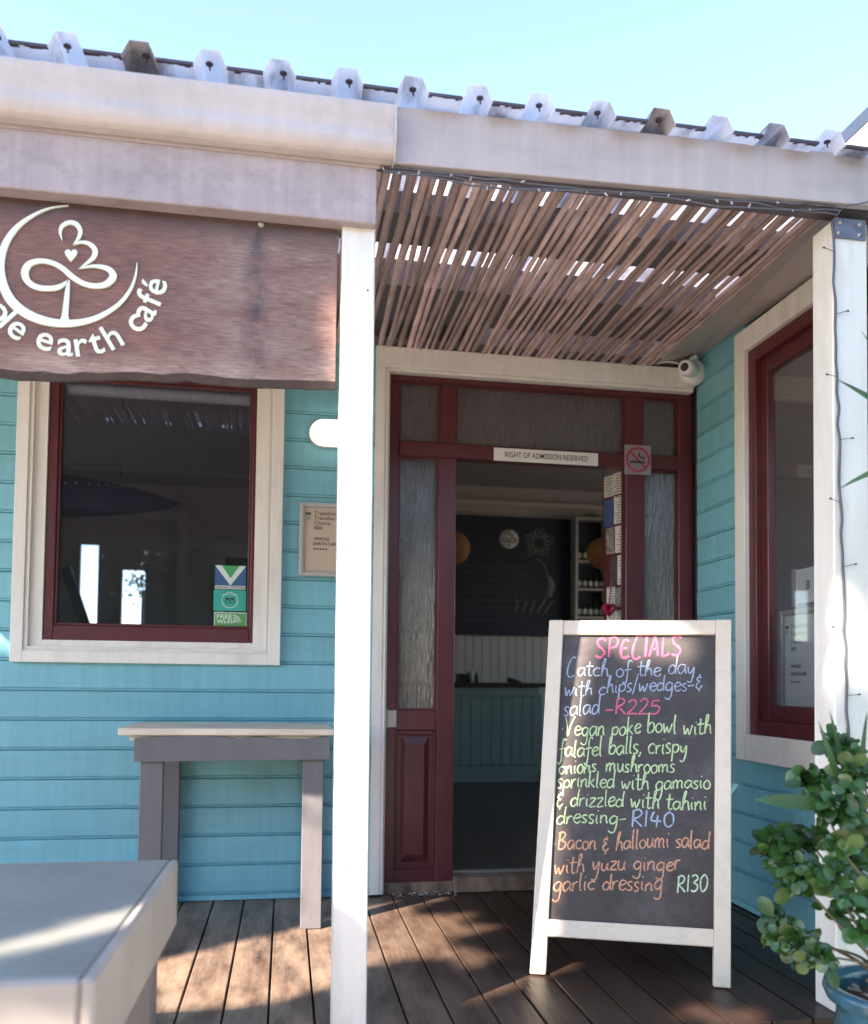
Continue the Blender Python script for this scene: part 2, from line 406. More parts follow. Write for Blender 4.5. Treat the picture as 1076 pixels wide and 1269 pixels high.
_txt = {}
def glyph_mesh(ch, size, depth, bold=0.0):
    """outline text turned into plain mesh data: (verts, faces) in the xy plane, centred baseline at origin"""
    key = (ch, round(size, 5), round(depth, 5), round(bold, 5))
    if key in _txt: return _txt[key]
    cu = bpy.data.curves.new('t', 'FONT'); cu.body = ch; cu.size = size; cu.extrude = depth
    cu.offset = bold; cu.resolution_u = 3
    o = bpy.data.objects.new('t', cu); COL.objects.link(o)
    dg = bpy.context.evaluated_depsgraph_get(); dg.update()
    ev = o.evaluated_get(dg); me = ev.to_mesh()
    vs = [tuple(v.co) for v in me.vertices]; fs = [tuple(p.vertices) for p in me.polygons]
    ev.to_mesh_clear()
    bpy.data.objects.remove(o); bpy.data.curves.remove(cu)
    _txt[key] = (vs, fs)
    return vs, fs
def text_mb(s, size, O, U, V, depth=0.0006, bold=0.0, align='l', width=None):
    """text s laid out from O along unit U with up V; thickness along U x V"""
    O, U, V = Vector(O), Vector(U).normalized(), Vector(V).normalized(); Nn = U.cross(V)
    vs, fs = glyph_mesh(s, size, depth, bold)
    w = max(v[0] for v in vs)-min(v[0] for v in vs); x0 = min(v[0] for v in vs)
    k = width/w if width else 1
    off = {'l': 0, 'c': -w*k/2, 'r': -w*k}[align]
    mb = MB()
    mb.add([O+U*((v[0]-x0)*k+off)+V*v[1]+Nn*v[2] for v in vs], fs)
    return mb

def smooth_path(pts, n=6):
    """Catmull-Rom through points of any dimension"""
    if len(pts) < 3: return [tuple(p) for p in pts]
    P = [pts[0]]+list(pts)+[pts[-1]]; out = []
    for i in range(1, len(P)-2):
        a, b, c, d = P[i-1], P[i], P[i+1], P[i+2]
        for k in range(n):
            t = k/n
            out.append(tuple(0.5*((2*b[j])+(-a[j]+c[j])*t+(2*a[j]-5*b[j]+4*c[j]-d[j])*t*t+(-a[j]+3*b[j]-3*c[j]+d[j])*t**3) for j in range(len(b))))
    out.append(tuple(pts[-1]))
    return out
def ribbon(mb, path, plane, depth):
    """solid ribbon of varying width; path = (x, z, w); plane(x, z, h) -> 3-D point"""
    n = len(path); vs = []
    for i, (x, z, w) in enumerate(path):
        a, b = path[max(i-1, 0)], path[min(i+1, n-1)]
        dx, dz = b[0]-a[0], b[1]-a[1]; l = math.hypot(dx, dz) or 1
        nx, nz = -dz/l*w/2, dx/l*w/2
        vs += [plane(x+nx, z+nz, depth), plane(x-nx, z-nz, depth), plane(x+nx, z+nz, 0), plane(x-nx, z-nz, 0)]
    fs = []
    for i in range(n-1):
        k = i*4; l = k+4
        fs += [(k, k+1, l+1, l), (k+2, l+2, l+3, k+3), (k, l, l+2, k+2), (k+1, k+3, l+3, l+1)]
    fs += [(0, 2, 3, 1), (4*n-4, 4*n-3, 4*n-1, 4*n-2)]
    mb.add(vs, fs)

# ------------------------------------------------------------------ ground and deck
GZ = -0.22
M_ground = mat('sandy_paving', (0.40, 0.345, 0.28), 0.8, 0.2, 1.5, bump=0.4, bscale=20, dirt=(0.18, 0.15, 0.12), dirt_amt=.6, dirt_scale=.8)
structure('ground', MB().add([(-60, -60, GZ), (60, -60, GZ), (60, 60, GZ), (-60, 60, GZ)], [(0, 1, 2, 3)]), M_ground)

deck = bpy.data.objects.new('deck', None); COL.objects.link(deck); deck['kind'] = 'structure'
PW = 0.1345
x = -2.72; k = 0
while x < 2.02:
    w = PW-0.007
    dz = random.uniform(-.0015, .0015)
    x1 = min(x+w, 2.022)
    # each plank runs from the wall to the front nosing
    b = MB().box(x, x1, -1.645, 0.09, -0.028+dz, 0.0+dz)
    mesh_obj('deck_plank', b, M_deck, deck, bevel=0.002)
    x += PW
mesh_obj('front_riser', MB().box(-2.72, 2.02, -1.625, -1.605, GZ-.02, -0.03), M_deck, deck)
x = -2.72
while x < 2.0:
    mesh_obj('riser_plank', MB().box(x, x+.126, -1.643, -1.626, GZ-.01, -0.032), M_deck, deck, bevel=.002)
    x += .1345
mesh_obj('deck_underside', MB().box(-2.72, 2.02, -1.6, 0.05, -0.09, -0.05), M_purlin, deck)

# ------------------------------------------------------------------ siding
BP = 0.1305
Z0 = 2.247 - 17*BP - BP*0  # lines of the board joints: 2.247, 2.1165, ...
def siding_profile(z):
    """one board: flat face, bead line 9 mm above a V joint; returns (outward, z) polygon"""
    return [(-.02, z), (-.008, z), (-.001, z+.003), (.0, z+.0085), (-.006, z+.0105), (-.006, z+.012), (.0, z+.014), (.0, z+BP-.004), (-.008, z+BP-.0008), (-.02, z+BP-.0008)]
def siding(parent_thing, axis, pos, a0, a1, zlo, zhi, sign, holes, jitter=True):
    z = 2.247 - 25*BP
    while z < zhi:
        if z+BP > zlo:
            spans = [(a0, a1)]
            for (h0, h1, hz0, hz1) in holes:
                if z+BP > hz0 and z < hz1:
                    new = []
                    for s0, s1 in spans:
                        if h0 > s0 and h0 < s1: new.append((s0, h0))
                        if h1 < s1 and h1 > s0: new.append((h1, s1))
                        if h1 <= s0 or h0 >= s1: new.append((s0, s1))
                    spans = new
            for s0, s1 in spans:
                j = random.uniform(-.0012, .0012)
                poly = [(pos+sign*(o+j), max(zz, zlo)) for o, zz in siding_profile(z)]
                mb = MB().prism(poly, axis, s0, s1)
                sb_ = parent_thing.part('siding_board', mb, M_teal)
                if axis == 'x' and s1-s0 > .3:
                    for q_ in (s0+.04, s1-.05):
                        parent_thing.part('nail_head', MB().lathe([(.0001, -.0008), (.0025, -.0008), (.003, 0)], 6, (q_+random.uniform(-.01, .01), pos-.001, z+.05+random.uniform(-.01, .03)), 'y'), M_teal, 0, sb_)
        z += BP

front = Thing('front_wall', 'turquoise weatherboard front wall of the cafe with a white-trimmed window', 'wall', (-1.0, 0.0, 0.0))
siding(front, 'x', 0.0, -2.75, 0.40, 0.004, 2.6, -1, [(-1.15, -.06, 1.10, 2.46)])
core = MB()
for a in ((-2.75, -1.10), (-.10, .42)): core.box(a[0], a[1], .022, .10, 0, 3.1)
core.box(-1.10, -.10, .022, .10, 0, 1.13); core.box(-1.10, -.10, .022, .10, 2.43, 3.1)
front.part('wall_core', core, M_purlin)
front.part('upper_boarding', MB().box(-2.75, 2.03, -.012, .018, 2.62, 3.1), M_lilac)
front.part('wall_above_door', MB().box(.42, 2.03, .022, .10, 2.50, 3.1), M_purlin)

# left window: stepped casing, red sash, one big pane
win = front.empty('window')
def ring(x0, x1, z0, z1, w, ya, yb, wz=None):
    wz = wz or w
    m = MB()
    m.box(x0, x0+w, ya, yb, z0, z1); m.box(x1-w, x1, ya, yb, z0, z1)
    m.box(x0+w, x1-w, ya, yb, z0, z0+wz); m.box(x0+w, x1-w, ya, yb, z1-wz, z1)
    return m
front.part('casing', ring(-1.188, -.028, 1.066, 2.52, .052, -.034, .02), M_white, .002, win)
front.part('casing_bead', ring(-1.136, -.080, 1.118, 2.468, .009, -.024, .02), M_white, .001, win)
front.part('inner_casing', ring(-1.127, -.089, 1.127, 2.459, .009, -.028, .02), M_white, .001, win)
front.part('window_jamb', ring(-1.118, -.098, 1.136, 2.45, .055, -.010, .02, .030), M_white, .001, win)
front.part('jamb_lining', ring(-1.10, -.10, 1.13, 2.43, .035, .021, .10), M_white, 0, win)
front.part('sash', ring(-1.0625, -.128, 1.166, 2.415, .042, -.002, .045, .066), M_red, .003, win)
front.part('glazing_bead', ring(-1.0205, -.170, 1.232, 2.349, .012, .008, .04), M_red, .002, win)
front.part('pane', MB().box(-1.0085, -.182, .028, .032, 1.244, 2.337), M_glass, 0, win)
front.part('added_pale_tube', MB().tube([(-1.00, .075, 2.318), (-.19, .075, 2.318)], .028, 10), M_white, 0, win)  # added pale tube for the pale strip across the pane's top
front.part('sash_catch', MB().box(-.132, -.118, -.006, .004, 1.24, 1.30), M_rust, .001, win)

# right-hand wall running out towards the street
side = Thing('side_wall', 'teal weatherboard side wall at right angles to the door with a tall white-cased window', 'wall', (2.05, -1.0, 0.0))
SX = 2.032
siding(side, 'y', SX, -2.6, 0.0, 0.004, 2.66, -1, [(-1.62, -.47, .70, 2.57)])
c = MB()
c.box(2.054, 2.13, -.47-.03, .10, 0, 2.65); c.box(2.054, 2.13, -2.6, -1.60, 0, 2.65)
c.box(2.054, 2.13, -1.60, -.50, 0, .72); c.box(2.054, 2.13, -1.60, -.50, 2.55, 2.65)
side.part('wall_core', c, M_purlin)
sw = side.empty('window')
def ringx(y0, y1, z0, z1, w, xa, xb, wz=None, wtop=None):
    wz = wz or w; wtop = wtop or wz
    m = MB()
    m.box(xa, xb, y0, y0+w, z0, z1); m.box(xa, xb, y1-w, y1, z0, z1)
    m.box(xa, xb, y0+w, y1-w, z0, z0+wz); m.box(xa, xb, y0+w, y1-w, z1-wtop, z1)
    return m
side.part('casing', ringx(-1.66, -.437, .668, 2.592, .082, 1.996, 2.04, .115, .10), M_white, .002, sw)
side.part('window_frame', ringx(-1.578, -.519, .783, 2.492, .06, 2.018, 2.11), M_red, .002, sw)
side.part('sash', ringx(-1.518, -.579, .843, 2.432, .05, 2.045, 2.085, .07), M_red, .003, sw)
side.part('pane', MB().box(2.06, 2.064, -1.47, -.627, .91, 2.36), M_sideglass, 0, sw)

# ------------------------------------------------------------------ entrance frame
ent = Thing('entrance_frame', 'dark red glazed door frame with reeded side panes around the open doorway', 'door frame', (1.25, .05, 0.0))
Yf, Yb = .045, .105
def eb(name, x0, x1, z0, z1, y0=Yf, y1=Yb, m=M_red, bv=.003): return ent.part(name, MB().box(x0, x1, y0, y1, z0, z1), m, bv)
eb('jamb', .466, .519, .0, 2.452)
eb('jamb', 1.954, 2.03, .0, 2.452)
eb('head_rail', .466, 2.03, 2.452, 2.492, .040, .105)
eb('mullion', .714, .800, .0, 2.085, .040)
eb('mullion', .722, .796, 2.155, 2.452, .043)
eb('mullion', 1.669, 1.768, .0, 2.085, .040)
eb('mullion', 1.669, 1.762, 2.155, 2.452, .043)
eb('transom_bar', .519, 1.954, 2.085, 2.155, .034)
eb('lock_rail', .519, .714, .766, .862, .048)
eb('bottom_rail', .519, .714, .03, .108, .048)
eb('lock_rail', 1.768, 1.954, .766, .862, .048)
eb('bottom_rail', 1.768, 1.954, .03, .108, .048)
for x0, x1 in ((.519, .714), (1.768, 1.954)):
    pnl = MB()
    pnl.box(x0, x1, .075, .095, .108, .766)
    pnl.add([(x0+.03, .074, .14), (x1-.03, .074, .14), (x1-.03, .074, .735), (x0+.03, .074, .735),
             (x0+.055, .058, .175), (x1-.055, .058, .175), (x1-.055, .058, .70), (x0+.055, .058, .70)],
            [(4, 5, 6, 7), (0, 1, 5, 4), (1, 2, 6, 5), (2, 3, 7, 6), (3, 0, 4, 7)])
    ent.part('raised_panel', pnl, M_red)
    for a, b_, c_, d in ((x0, x0+.012, .108, .766), (x1-.012, x1, .108, .766)):
        ent.part('panel_moulding', MB().box(a, b_, .056, .08, c_, d), M_red, .003)
    ent.part('panel_moulding', MB().box(x0+.012, x1-.012, .056, .08, .745, .766), M_red, .004)
for x0, x1, z0, z1 in ((.519, .714, .862, 2.085), (1.768, 1.954, .862, 2.085), (.519, .722, 2.155, 2.452), (.796, 1.669, 2.155, 2.452), (1.762, 1.954, 2.155, 2.452)):
    ent.part('reeded_pane', MB().box(x0, x1, .080, .086, z0, z1), M_rglass)
    ent.part('glazing_bead', ring(x0, x1, z0, z1, .009, .060, .079), M_red)
ent.part('hinge', MB().box(.470, .522, .034, .046, .78, .862), M_steel, .002)
ent.part('hinge_pin', MB().tube([(.474, .036, .775), (.474, .036, .867)], .006, 8), M_steel)
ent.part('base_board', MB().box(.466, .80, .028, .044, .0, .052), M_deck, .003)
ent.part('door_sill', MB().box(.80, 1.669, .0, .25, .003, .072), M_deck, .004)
ent.part('threshold_strip', MB().box(.80, 1.669, .085, .115, .073, .088), M_steel, .002)
# white casing round the door
cas = MB().prism([(.397, -.024), (.440, -.024), (.440, -.016), (.447, -.016), (.447, -.022), (.456, -.022), (.466, -.008), (.466, .04), (.397, .04)], 'z', .012, 2.49)
ent.part('side_casing', cas, M_white)
ent.part('head_casing', MB().box(.397, 2.008, -.024, .038, 2.492, 2.592), M_white, .003)
ent.part('head_casing_bead', MB().box(.46, 2.008, -.010, .0345, 2.476, 2.4915), M_white, .002)

# chipped paint flakes scattered on the sill
fl = MB()
for i in range(70):
    xx = random.gauss(.66, .09); yy = random.uniform(-.045, .01); s = random.uniform(.003, .010)
    a = random.uniform(0, 6.28); z = .003+random.uniform(0, .006)
    fl.add([(xx+s*math.cos(a+t), yy+.7*s*math.sin(a+t), z+random.uniform(0, .003)) for t in (0, 1.4, 2.9, 4.4)], [(0, 1, 2, 3)])
o = mesh_obj('paint_flakes', fl, M_white); o['kind'] = 'stuff'; o['label'] = 'pale paint flakes lying in front of the dark red base board'; o['category'] = 'debris'
# clip flakes to the part of the deck in front of the sill (they lie on the planks)

# narrow side leaf folded inward and plastered with flyers
leaf = Thing('flyer_covered_leaf', 'narrow inward-folded door leaf plastered with white flyers and notes', 'notice board', (1.66, .11, .09))
h0, h1 = Vector((1.695, .112, 0)), Vector((1.636, .262, 0))
du = (h1-h0).normalized(); dn = Vector((du.y, -du.x, 0)); dn = dn if dn.y < 0 else -dn
wl = (h1-h0).length
leaf.part('leaf_board', MB().obox(h0+Vector((0, 0, .09)), h1-h0, Vector((0, 0, 1.985)), -dn*.03), M_red)
M_fly = [mat('flyer_paper', (0.62, 0.60, 0.57), .6, .06, bump=0), mat('flyer_photo', (0.22, 0.20, 0.20), .4, .8, 30, bump=0, dirt=(.5, .48, .45), dirt_amt=.8, dirt_scale=25),
         mat('flyer_blue', (0.05, 0.09, 0.22), .5, .3, 20, bump=0), mat('flyer_dark', (0.07, 0.05, 0.06), .5, .3, 20, bump=0)]
random.seed(21)
z = .35
while z < 2.02:
    hh = random.uniform(.09, .17); u = 0.004
    while u < wl-.05:
        w = random.uniform(.045, .085); w = min(w, wl-.004-u)
        fm = random.choice([0, 0, 0, 1, 1, 2, 3, 0])
        t = random.uniform(-.004, .004)
        p0 = h0+du*u+dn*(.001+random.uniform(0, .003)); 
        q = MB().obox(p0+Vector((0, 0, z+t)), du*w, Vector((0, 0, hh-.012)), dn*.0012)
        fo = leaf.part('flyer', q, M_fly[fm])
        if fm == 0:
            ln = MB()
            for r in range(int(hh/.014)-1):
                ln.obox(p0+du*.006+Vector((0, 0, z+t+.010+r*.014))+dn*.0014, du*(w-.012)*random.uniform(.5, 1), Vector((0, 0, .004)), dn*.0004)
            leaf.part('print_lines', ln, M_fly[3], 0, fo)
        u += w+.004
    z += hh
# pink heart ornament hung on the leaf
M_pink = mat('glossy_pink', (0.42, 0.03, 0.09), .3, .2, 20, bump=.2)
hp = smooth_path([(0, -.038), (-.028, -.012), (-.036, .012), (-.022, .03), (-.004, .026), (0, .018), (.004, .026), (.022, .03), (.036, .012), (.028, -.012), (0, -.038)], 4)[:-1]
hm = MB(); hc = Vector((1.612, .12, 1.376))
n = len(hp)
vs = []
for s_, off in ((.55, -.022), (1, -.006), (1, .006), (.55, .02)):
    vs += [hc+Vector((p[0]*s_, off, p[1]*s_)) for p in hp]
fs = [(r*n+i, r*n+(i+1) % n, (r+1)*n+(i+1) % n, (r+1)*n+i) for r in range(3) for i in range(n)]+[tuple(range(n)), tuple(range(3*n, 4*n))[::-1]]
hm.add(vs, fs, True)
ht = Thing('heart_ornament', 'small puffed pink heart ornament hanging beside the flyers', 'ornament', tuple(hc))
ht.part('heart', hm, M_pink); ht.part('ribbon', MB().tube([hc+Vector((0, 0, .018)), hc+Vector((.01, .01, .09)), (1.640, .15, 1.52)], .003, 6), M_pink)

# ------------------------------------------------------------------ posts
def post(label, x0, x1, y0, y1, ztop, lean):
    t = Thing('porch_post', label, 'post', ((x0+x1)/2, (y0+y1)/2, 0))
    v = []
    for z, dx in ((0.0, 0), (ztop, lean)):
        v += [(x0+dx, y0, z), (x1+dx, y0, z), (x1+dx, y1, z), (x0+dx, y1, z)]
    mb = MB().add(v, [(0, 1, 5, 4), (1, 2, 6, 5), (2, 3, 7, 6), (3, 0, 4, 7), (0, 3, 2, 1), (4, 5, 6, 7)])
    t.part('shaft', mb, M_white, .004)
    return t
lp = post('white square porch post left of the doorway, under the end of the gutter', .1425, .2375, -1.62, -1.52, 2.308, -.006)
for zz, dx in ((2.0, .03), (1.62, .06), (1.38, .02), (.47, .03), (2.12, .07)):
    lp.part('nail_head', MB().lathe([(.0001, -.0015), (.003, -.0012), (.0035, 0)], 8, (.142+dx, -1.62, zz), 'y'), M_rust)
rp = post('white square porch post at the right with fairy lights running down it', 1.672, 1.794, -1.62, -1.512, 2.478, .012)
br = MB().box(1.686, 1.796, -1.628, -1.621, 2.418, 2.482)
bro = rp.part('steel_bracket', br, M_rust, .001)
for bx_, bz_ in ((1.705, 2.466), (1.775, 2.466), (1.70, 2.432), (1.772, 2.432)):
    rp.part('bolt', MB().lathe([(.0001, -.006), (.006, -.005), (.008, 0)], 8, (bx_, -1.628, bz_), 'y'), M_steel, 0, bro)

# ------------------------------------------------------------------ porch roof
roof = Thing('porch_roof', 'corrugated porch roof with pale fascia, weathered beam and reed ceiling', 'roof', (0, -1.6, 2.4))
CP = 0.1846
def roof_z(y): return 2.650+(y+1.72)*.055
xc = -.6-CP*12
i = 0
while xc < 2.1:
    # one crest with half a pan on each side: thin sheet, built as folded strip
    yy = [-1.722-random.uniform(0, .006), .1]
    def strip(name, prof, m_):
        n_ = len(prof); v = []
        for h0_ in (0, .0015):
            for y in yy:
                for (px_, h) in prof: v.append((px_, y, roof_z(y)+h+h0_))
        fs = []
        for a in range(n_-1):
            fs += [(a, a+n_, a+n_+1, a+1), (2*n_+a, 2*n_+1+a, 3*n_+1+a, 3*n_+a), (a, a+1, a+2*n_+1, a+2*n_)]
        return roof.part(name, MB().add(v, fs), m_)
    so = strip('roof_rib', [(xc-.044, 0), (xc-.024, .042), (xc+.024, .042), (xc+.044, 0)], M_dirtsheet if i in (13, 21) else M_sheet)
    strip('roof_pan', [(xc+.044, 0), (xc+.062, .002), (xc+CP-.062, .002), (xc+CP-.044, 0)], M_sheet)
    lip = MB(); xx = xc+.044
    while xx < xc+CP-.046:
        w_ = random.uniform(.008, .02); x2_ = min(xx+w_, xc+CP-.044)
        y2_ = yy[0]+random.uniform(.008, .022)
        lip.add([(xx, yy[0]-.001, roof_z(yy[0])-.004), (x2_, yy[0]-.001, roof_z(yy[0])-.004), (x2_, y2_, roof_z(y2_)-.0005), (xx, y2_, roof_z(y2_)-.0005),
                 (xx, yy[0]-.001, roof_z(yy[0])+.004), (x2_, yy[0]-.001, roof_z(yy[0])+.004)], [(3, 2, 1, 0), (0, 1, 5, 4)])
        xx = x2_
    roof.part('dark_pan_edge', lip, M_darklip)  # thin dark strip under the front lip of each pan
    if random.random() < .8:
        sx = xc+random.uniform(-.012, .018)
        roof.part('roof_screw', MB().lathe([(.0001, -.003), (.010, -.003), (.0105, 0), (.0001, .0)], 10, (sx, -1.682, roof_z(-1.682)+.034)).tube([(sx, -1.682, roof_z(-1.682)+.034), (sx+.002, -1.681, roof_z(-1.682)+.016)], .0024, 6), M_darklip, 0, so)
    xc += CP; i += 1
# gutter on the left
gp = smooth_path([(-1.716, 2.613), (-1.722, 2.606), (-1.721, 2.585), (-1.715, 2.558), (-1.712, 2.535), (-1.716, 2.515), (-1.713, 2.494), (-1.703, 2.478), (-1.688, 2.470)], 4)
gp += [(-1.659, 2.470), (-1.659, 2.60), (-1.664, 2.60), (-1.664, 2.476), (-1.69, 2.477), (-1.706, 2.50), (-1.708, 2.60), (-1.708, 2.613)]
gut = Thing('rain_gutter', 'pale moulded rain gutter running left from the porch post', 'gutter', (-1, -1.7, 2.5))
gut.part('trough', MB().prism(gp, 'x', -2.75, .272), M_gutter, 0)
gut.part('joint_sleeve', MB().prism([(a-.002, b) for a, b in gp[:33]]+[(-1.70, 2.468), (-1.70, 2.616)], 'x', -.985, -.93), M_gutter, 0)
gut.part('end_cap', MB().prism([(-1.7255, 2.616), (-1.7255, 2.52), (-1.712, 2.482), (-1.694, 2.464), (-1.656, 2.464), (-1.656, 2.616)], 'x', .2722, .277), M_gutter, .001)
fb = MB()
fb.add([(.24, -1.668, 2.474), (2.2, -1.668, 2.516), (2.2, -1.668, 2.672), (.24, -1.668, 2.640),
        (.24, -1.640, 2.474), (2.2, -1.640, 2.516), (2.2, -1.640, 2.672), (.24, -1.640, 2.640)],
       [(0, 1, 2, 3), (4, 7, 6, 5), (0, 4, 5, 1), (3, 2, 6, 7), (0, 3, 7, 4), (1, 5, 6, 2)])
roof.part('fascia_board', fb, M_fascia, .002)
roof.part('fascia_board', MB().box(-2.75, .239, -1.6565, -1.6525, 2.46, 2.645), M_fascia)
roof.part('beam', MB().box(-2.75, .231, -1.652, -1.560, 2.300, 2.600), M_lilac, .003)
roof.part('beam', MB().box(.232, 2.2, -1.608, -1.54, 2.52, 2.636), M_purlin)
for y0, y1 in ((-1.18, -.97), (-.64, -.30), (-.10, .02)):
    roof.part('purlin', MB().box(-2.75, 1.80, y0, y1, 2.60, roof_z(y0)-.002), M_purlin)
roof.part('light_block_board', MB().box(-2.75, .85, -.299, -.101, 2.62, 2.63), M_purlin)  # added opaque board; with the wide back purlin it blocks roof light
# soft grey cove board against the side wall
roof.part('cove_board', MB().add([(1.765, -1.62, 2.582), (2.03, -1.62, 2.575), (2.03, .0, 2.66), (1.80, .0, 2.60),
      (1.765, -1.62, 2.60), (2.03, -1.62, 2.595), (2.03, .0, 2.68), (1.80, .0, 2.62)],
     [(0, 1, 2, 3), (4, 7, 6, 5), (0, 4, 5, 1), (3, 2, 6, 7), (0, 3, 7, 4), (1, 5, 6, 2)]), M_fascia)
# reed laths
random.seed(5)
xl = .262; 
while xl < 1.80:
    r = random.choice((random.uniform(.009, .012), random.uniform(.012, .0165)))
    pts = []; rad = []
    ph = random.uniform(0, 6.28); am = random.uniform(.001, .009); dr = random.uniform(-.010, .010)
    nseg = 12
    for j in range(nseg+1):
        t = j/nseg; y = -1.535+t*1.515
        pts.append((xl+.03*0+am*math.sin(ph+t*5)+dr*t+random.uniform(-.0012, .0012), y, 2.586+random.uniform(-.002, .002)+r))
        rad.append(r*(1.05-.12*t)*random.uniform(.93, 1.06))
    roof.part('reed_lath', MB().tube(pts, rad, 6), M_lath)
    xl += r*2+max(.0, random.gauss(.0095 if xl < .95 else .0065, .006))

xl = .215
while xl > -2.6:
    r = random.uniform(.0085, .0135)
    pts = []; rad = []
    ph = random.uniform(0, 6.28); am = random.uniform(.001, .005); dr = random.uniform(-.010, .010)
    for j in range(9):
        t = j/8
        pts.append((xl+am*math.sin(ph+t*5)+dr*t, -1.535+t*1.515, 2.586+random.uniform(-.002, .002)+r)); rad.append(r*random.uniform(.93, 1.06))
    roof.part('reed_lath', MB().tube(pts, rad, 6), M_lath)
    xl -= r*2+max(.0, random.gauss(.004, .003))

# fairy light cable along the fascia and down the right post
M_cable = mat('thin_grey_cable', (0.10, 0.095, 0.11), .5, bump=0)
M_bulb = mat('tiny_bulb', (0.45, 0.45, 0.50), .2, bump=0)
fl_ = Thing('fairy_light_string', 'thin cable of fairy lights under the fascia and down the right post', 'string lights', (.25, -1.63, 2.46))
random.seed(11)
for q in range(3):
    pts = []
    for j in range(29):
        t = j/28; x = .245+t*1.43
        z = 2.470+t*.034-.010*q-.018*math.sin(math.pi*t*(1+q*.5))**2+random.uniform(-.003, .003)
        pts.append((x, -1.655-.006*q+random.uniform(-.004, .004), z-.004))
    fl_.part('cable', MB().tube(smooth_path(pts, 2), .0028+.0006*(q == 0), 6), M_cable)
    for j in range(q, 28, 4):
        p = Vector(pts[j]); d = Vector((random.uniform(-.5, .5), -.5, random.uniform(-1, .3))).normalized()
        fl_.part('bulb', MB().tube([p, p+d*.009, p+d*.017], [.0022, .0033, .001], 6), M_bulb)
pts = [(1.95, -1.675, 2.545), (1.83, -1.675, 2.530), (1.74, -1.674, 2.505), (1.69, -1.664, 2.492), (1.679, -1.632, 2.46)]
fl_.part('cable', MB().tube(smooth_path(pts, 4), .002, 6), M_cable)
pts = []
z = 2.47
while z > .75:
    pts.append((1.679+.022*(2.47-z)+random.uniform(-.004, .004), -1.626+random.uniform(-.002, 0), z)); z -= .05
cb = fl_.part('cable', MB().tube(smooth_path(pts, 3), [.0042]*(len(smooth_path(pts, 3))), 6), M_cable)
for j in range(2, len(pts), 4):
    p = Vector(pts[j]); s = -1 if j % 8 < 4 else 1
    q = p+Vector((s*.035, -.006, random.uniform(-.004, .012)))
    fl_.part('bulb_stalk', MB().tube([p, q], .0012, 5), M_cable)
    fl_.part('bulb', MB().tube([q, q+Vector((s*.006, 0, .001)), q+Vector((s*.010, 0, .0))], [.0025, .0035, .001], 6), M_cable)

# ------------------------------------------------------------------ hanging sign
M_letter = mat('cream_lettering', (0.74, 0.82, 0.68), .4, .03, bump=0)
sg = Thing('hanging_sign', 'live-edged hardwood cafe sign with cream line emblem and curved lettering under the beam', 'sign', (-.6, -1.59, 2.3))
random.seed(3)
bot = []; nb = 46
for j in range(nb+1):
    t = j/nb; x = -1.45+t*(1.45+.124)
    z = 1.835+.018*math.sin(t*5.2+2.2)-.006*math.sin(t*17)+random.uniform(-.002, .002)
    if x > -.3: z = 1.838-.006*math.sin((x+.3)*9)+random.uniform(-.002, .002)
    bot.append((x, z))
top = [(.128, 2.307), (-1.45, 2.307)]
n = len(bot)
mb = MB()
fr_, bk_, lip = -1.602, -1.562, .012
v = []
for x, z in bot: v.append((x, fr_, z+.010))      # front lower edge, above the bark edge
for x, z in bot: v.append((x, fr_+.012, z-.004)) # bark bulge
for x, z in bot: v.append((x, bk_, z+.004))
for x, z in bot: v.append((x, fr_, 2.307))
for x, z in bot: v.append((x, bk_, 2.307))
fs = []
for j in range(n-1):
    fs += [(j, j+1, 3*n+j+1, 3*n+j), (n+j, n+j+1, j+1, j), (2*n+j, 2*n+j+1, n+j+1, n+j), (4*n+j, 4*n+j+1, 2*n+j+1, 2*n+j), (3*n+j, 3*n+j+1, 4*n+j+1, 4*n+j)]
fs += [(n-1, 2*n-1, 3*n-1, 5*n-1, 4*n-1), (0, 3*n, 4*n, 2*n, n)]
mb.add(v, fs)
bd = sg.part('board', mb, M_sign)
M_bark = mat('dark_bark_edge', (0.055, 0.035, 0.032), .8, .3, 20, bump=.5)
bk = MB(); v = []
for x, z in bot: v += [(x, fr_-.0015, z+.012+random.uniform(-.003, .003)), (x, fr_+.006, z-.0075), (x, bk_, z)]
bk.add(v, [(3*j+a, 3*j+a+1, 3*j+a+4, 3*j+a+3) for j in range(n-1) for a in (0, 1)])
sg.part('bark_edge', bk, M_bark)
KX, KZ = 0.9287/420, 0.9287/420     # metres per photo-pixel on the sign plane
def sp(zx, zy):
    """emblem drawing units (4.89 to a pixel) -> x, z on the board face"""
    px_, py_ = zx/4.891, 240+zy/4.891
    X = -.788+px_*.002182
    Zt = 2.309-(py_-240)*.002197+px_*.000192
    return X, Zt
EM_Y = fr_
def pl(x, z, h): return (x, EM_Y-.0005-h, z)
em = MB()
def stroke(pts):
    p = []
    for (a, b, w) in pts:
        X, Zt = sp(a, b); p.append((X, Zt, w*.00050))
    ribbon(em, smooth_path(p, 5), pl, .006)
stroke([(400, 77, 3), (300, 93, 8), (200, 140, 16), (110, 215, 26), (50, 310, 34), (22, 430, 40), (35, 550, 46), (85, 660, 50), (170, 740, 50), (280, 790, 46), (400, 808, 40), (520, 795, 32), (620, 755, 26), (710, 690, 20), (770, 610, 16), (803, 520, 11), (812, 430, 3)])
em2 = em; em = MB()
stroke([(412, 545, 10), (360, 582, 26), (300, 592, 28), (230, 583, 30), (178, 545, 34), (162, 490, 38), (188, 440, 32), (250, 422, 26), (320, 435, 26), (380, 470, 28), (430, 515, 30), (490, 556, 28), (560, 576, 28), (630, 566, 32), (672, 520, 38), (655, 480, 32), (615, 460, 24), (555, 453, 16), (500, 462, 8), (468, 470, 3)])
stroke([(414, 540, 12), (408, 620, 24), (403, 700, 28), (400, 745, 30), (398, 785, 34)])
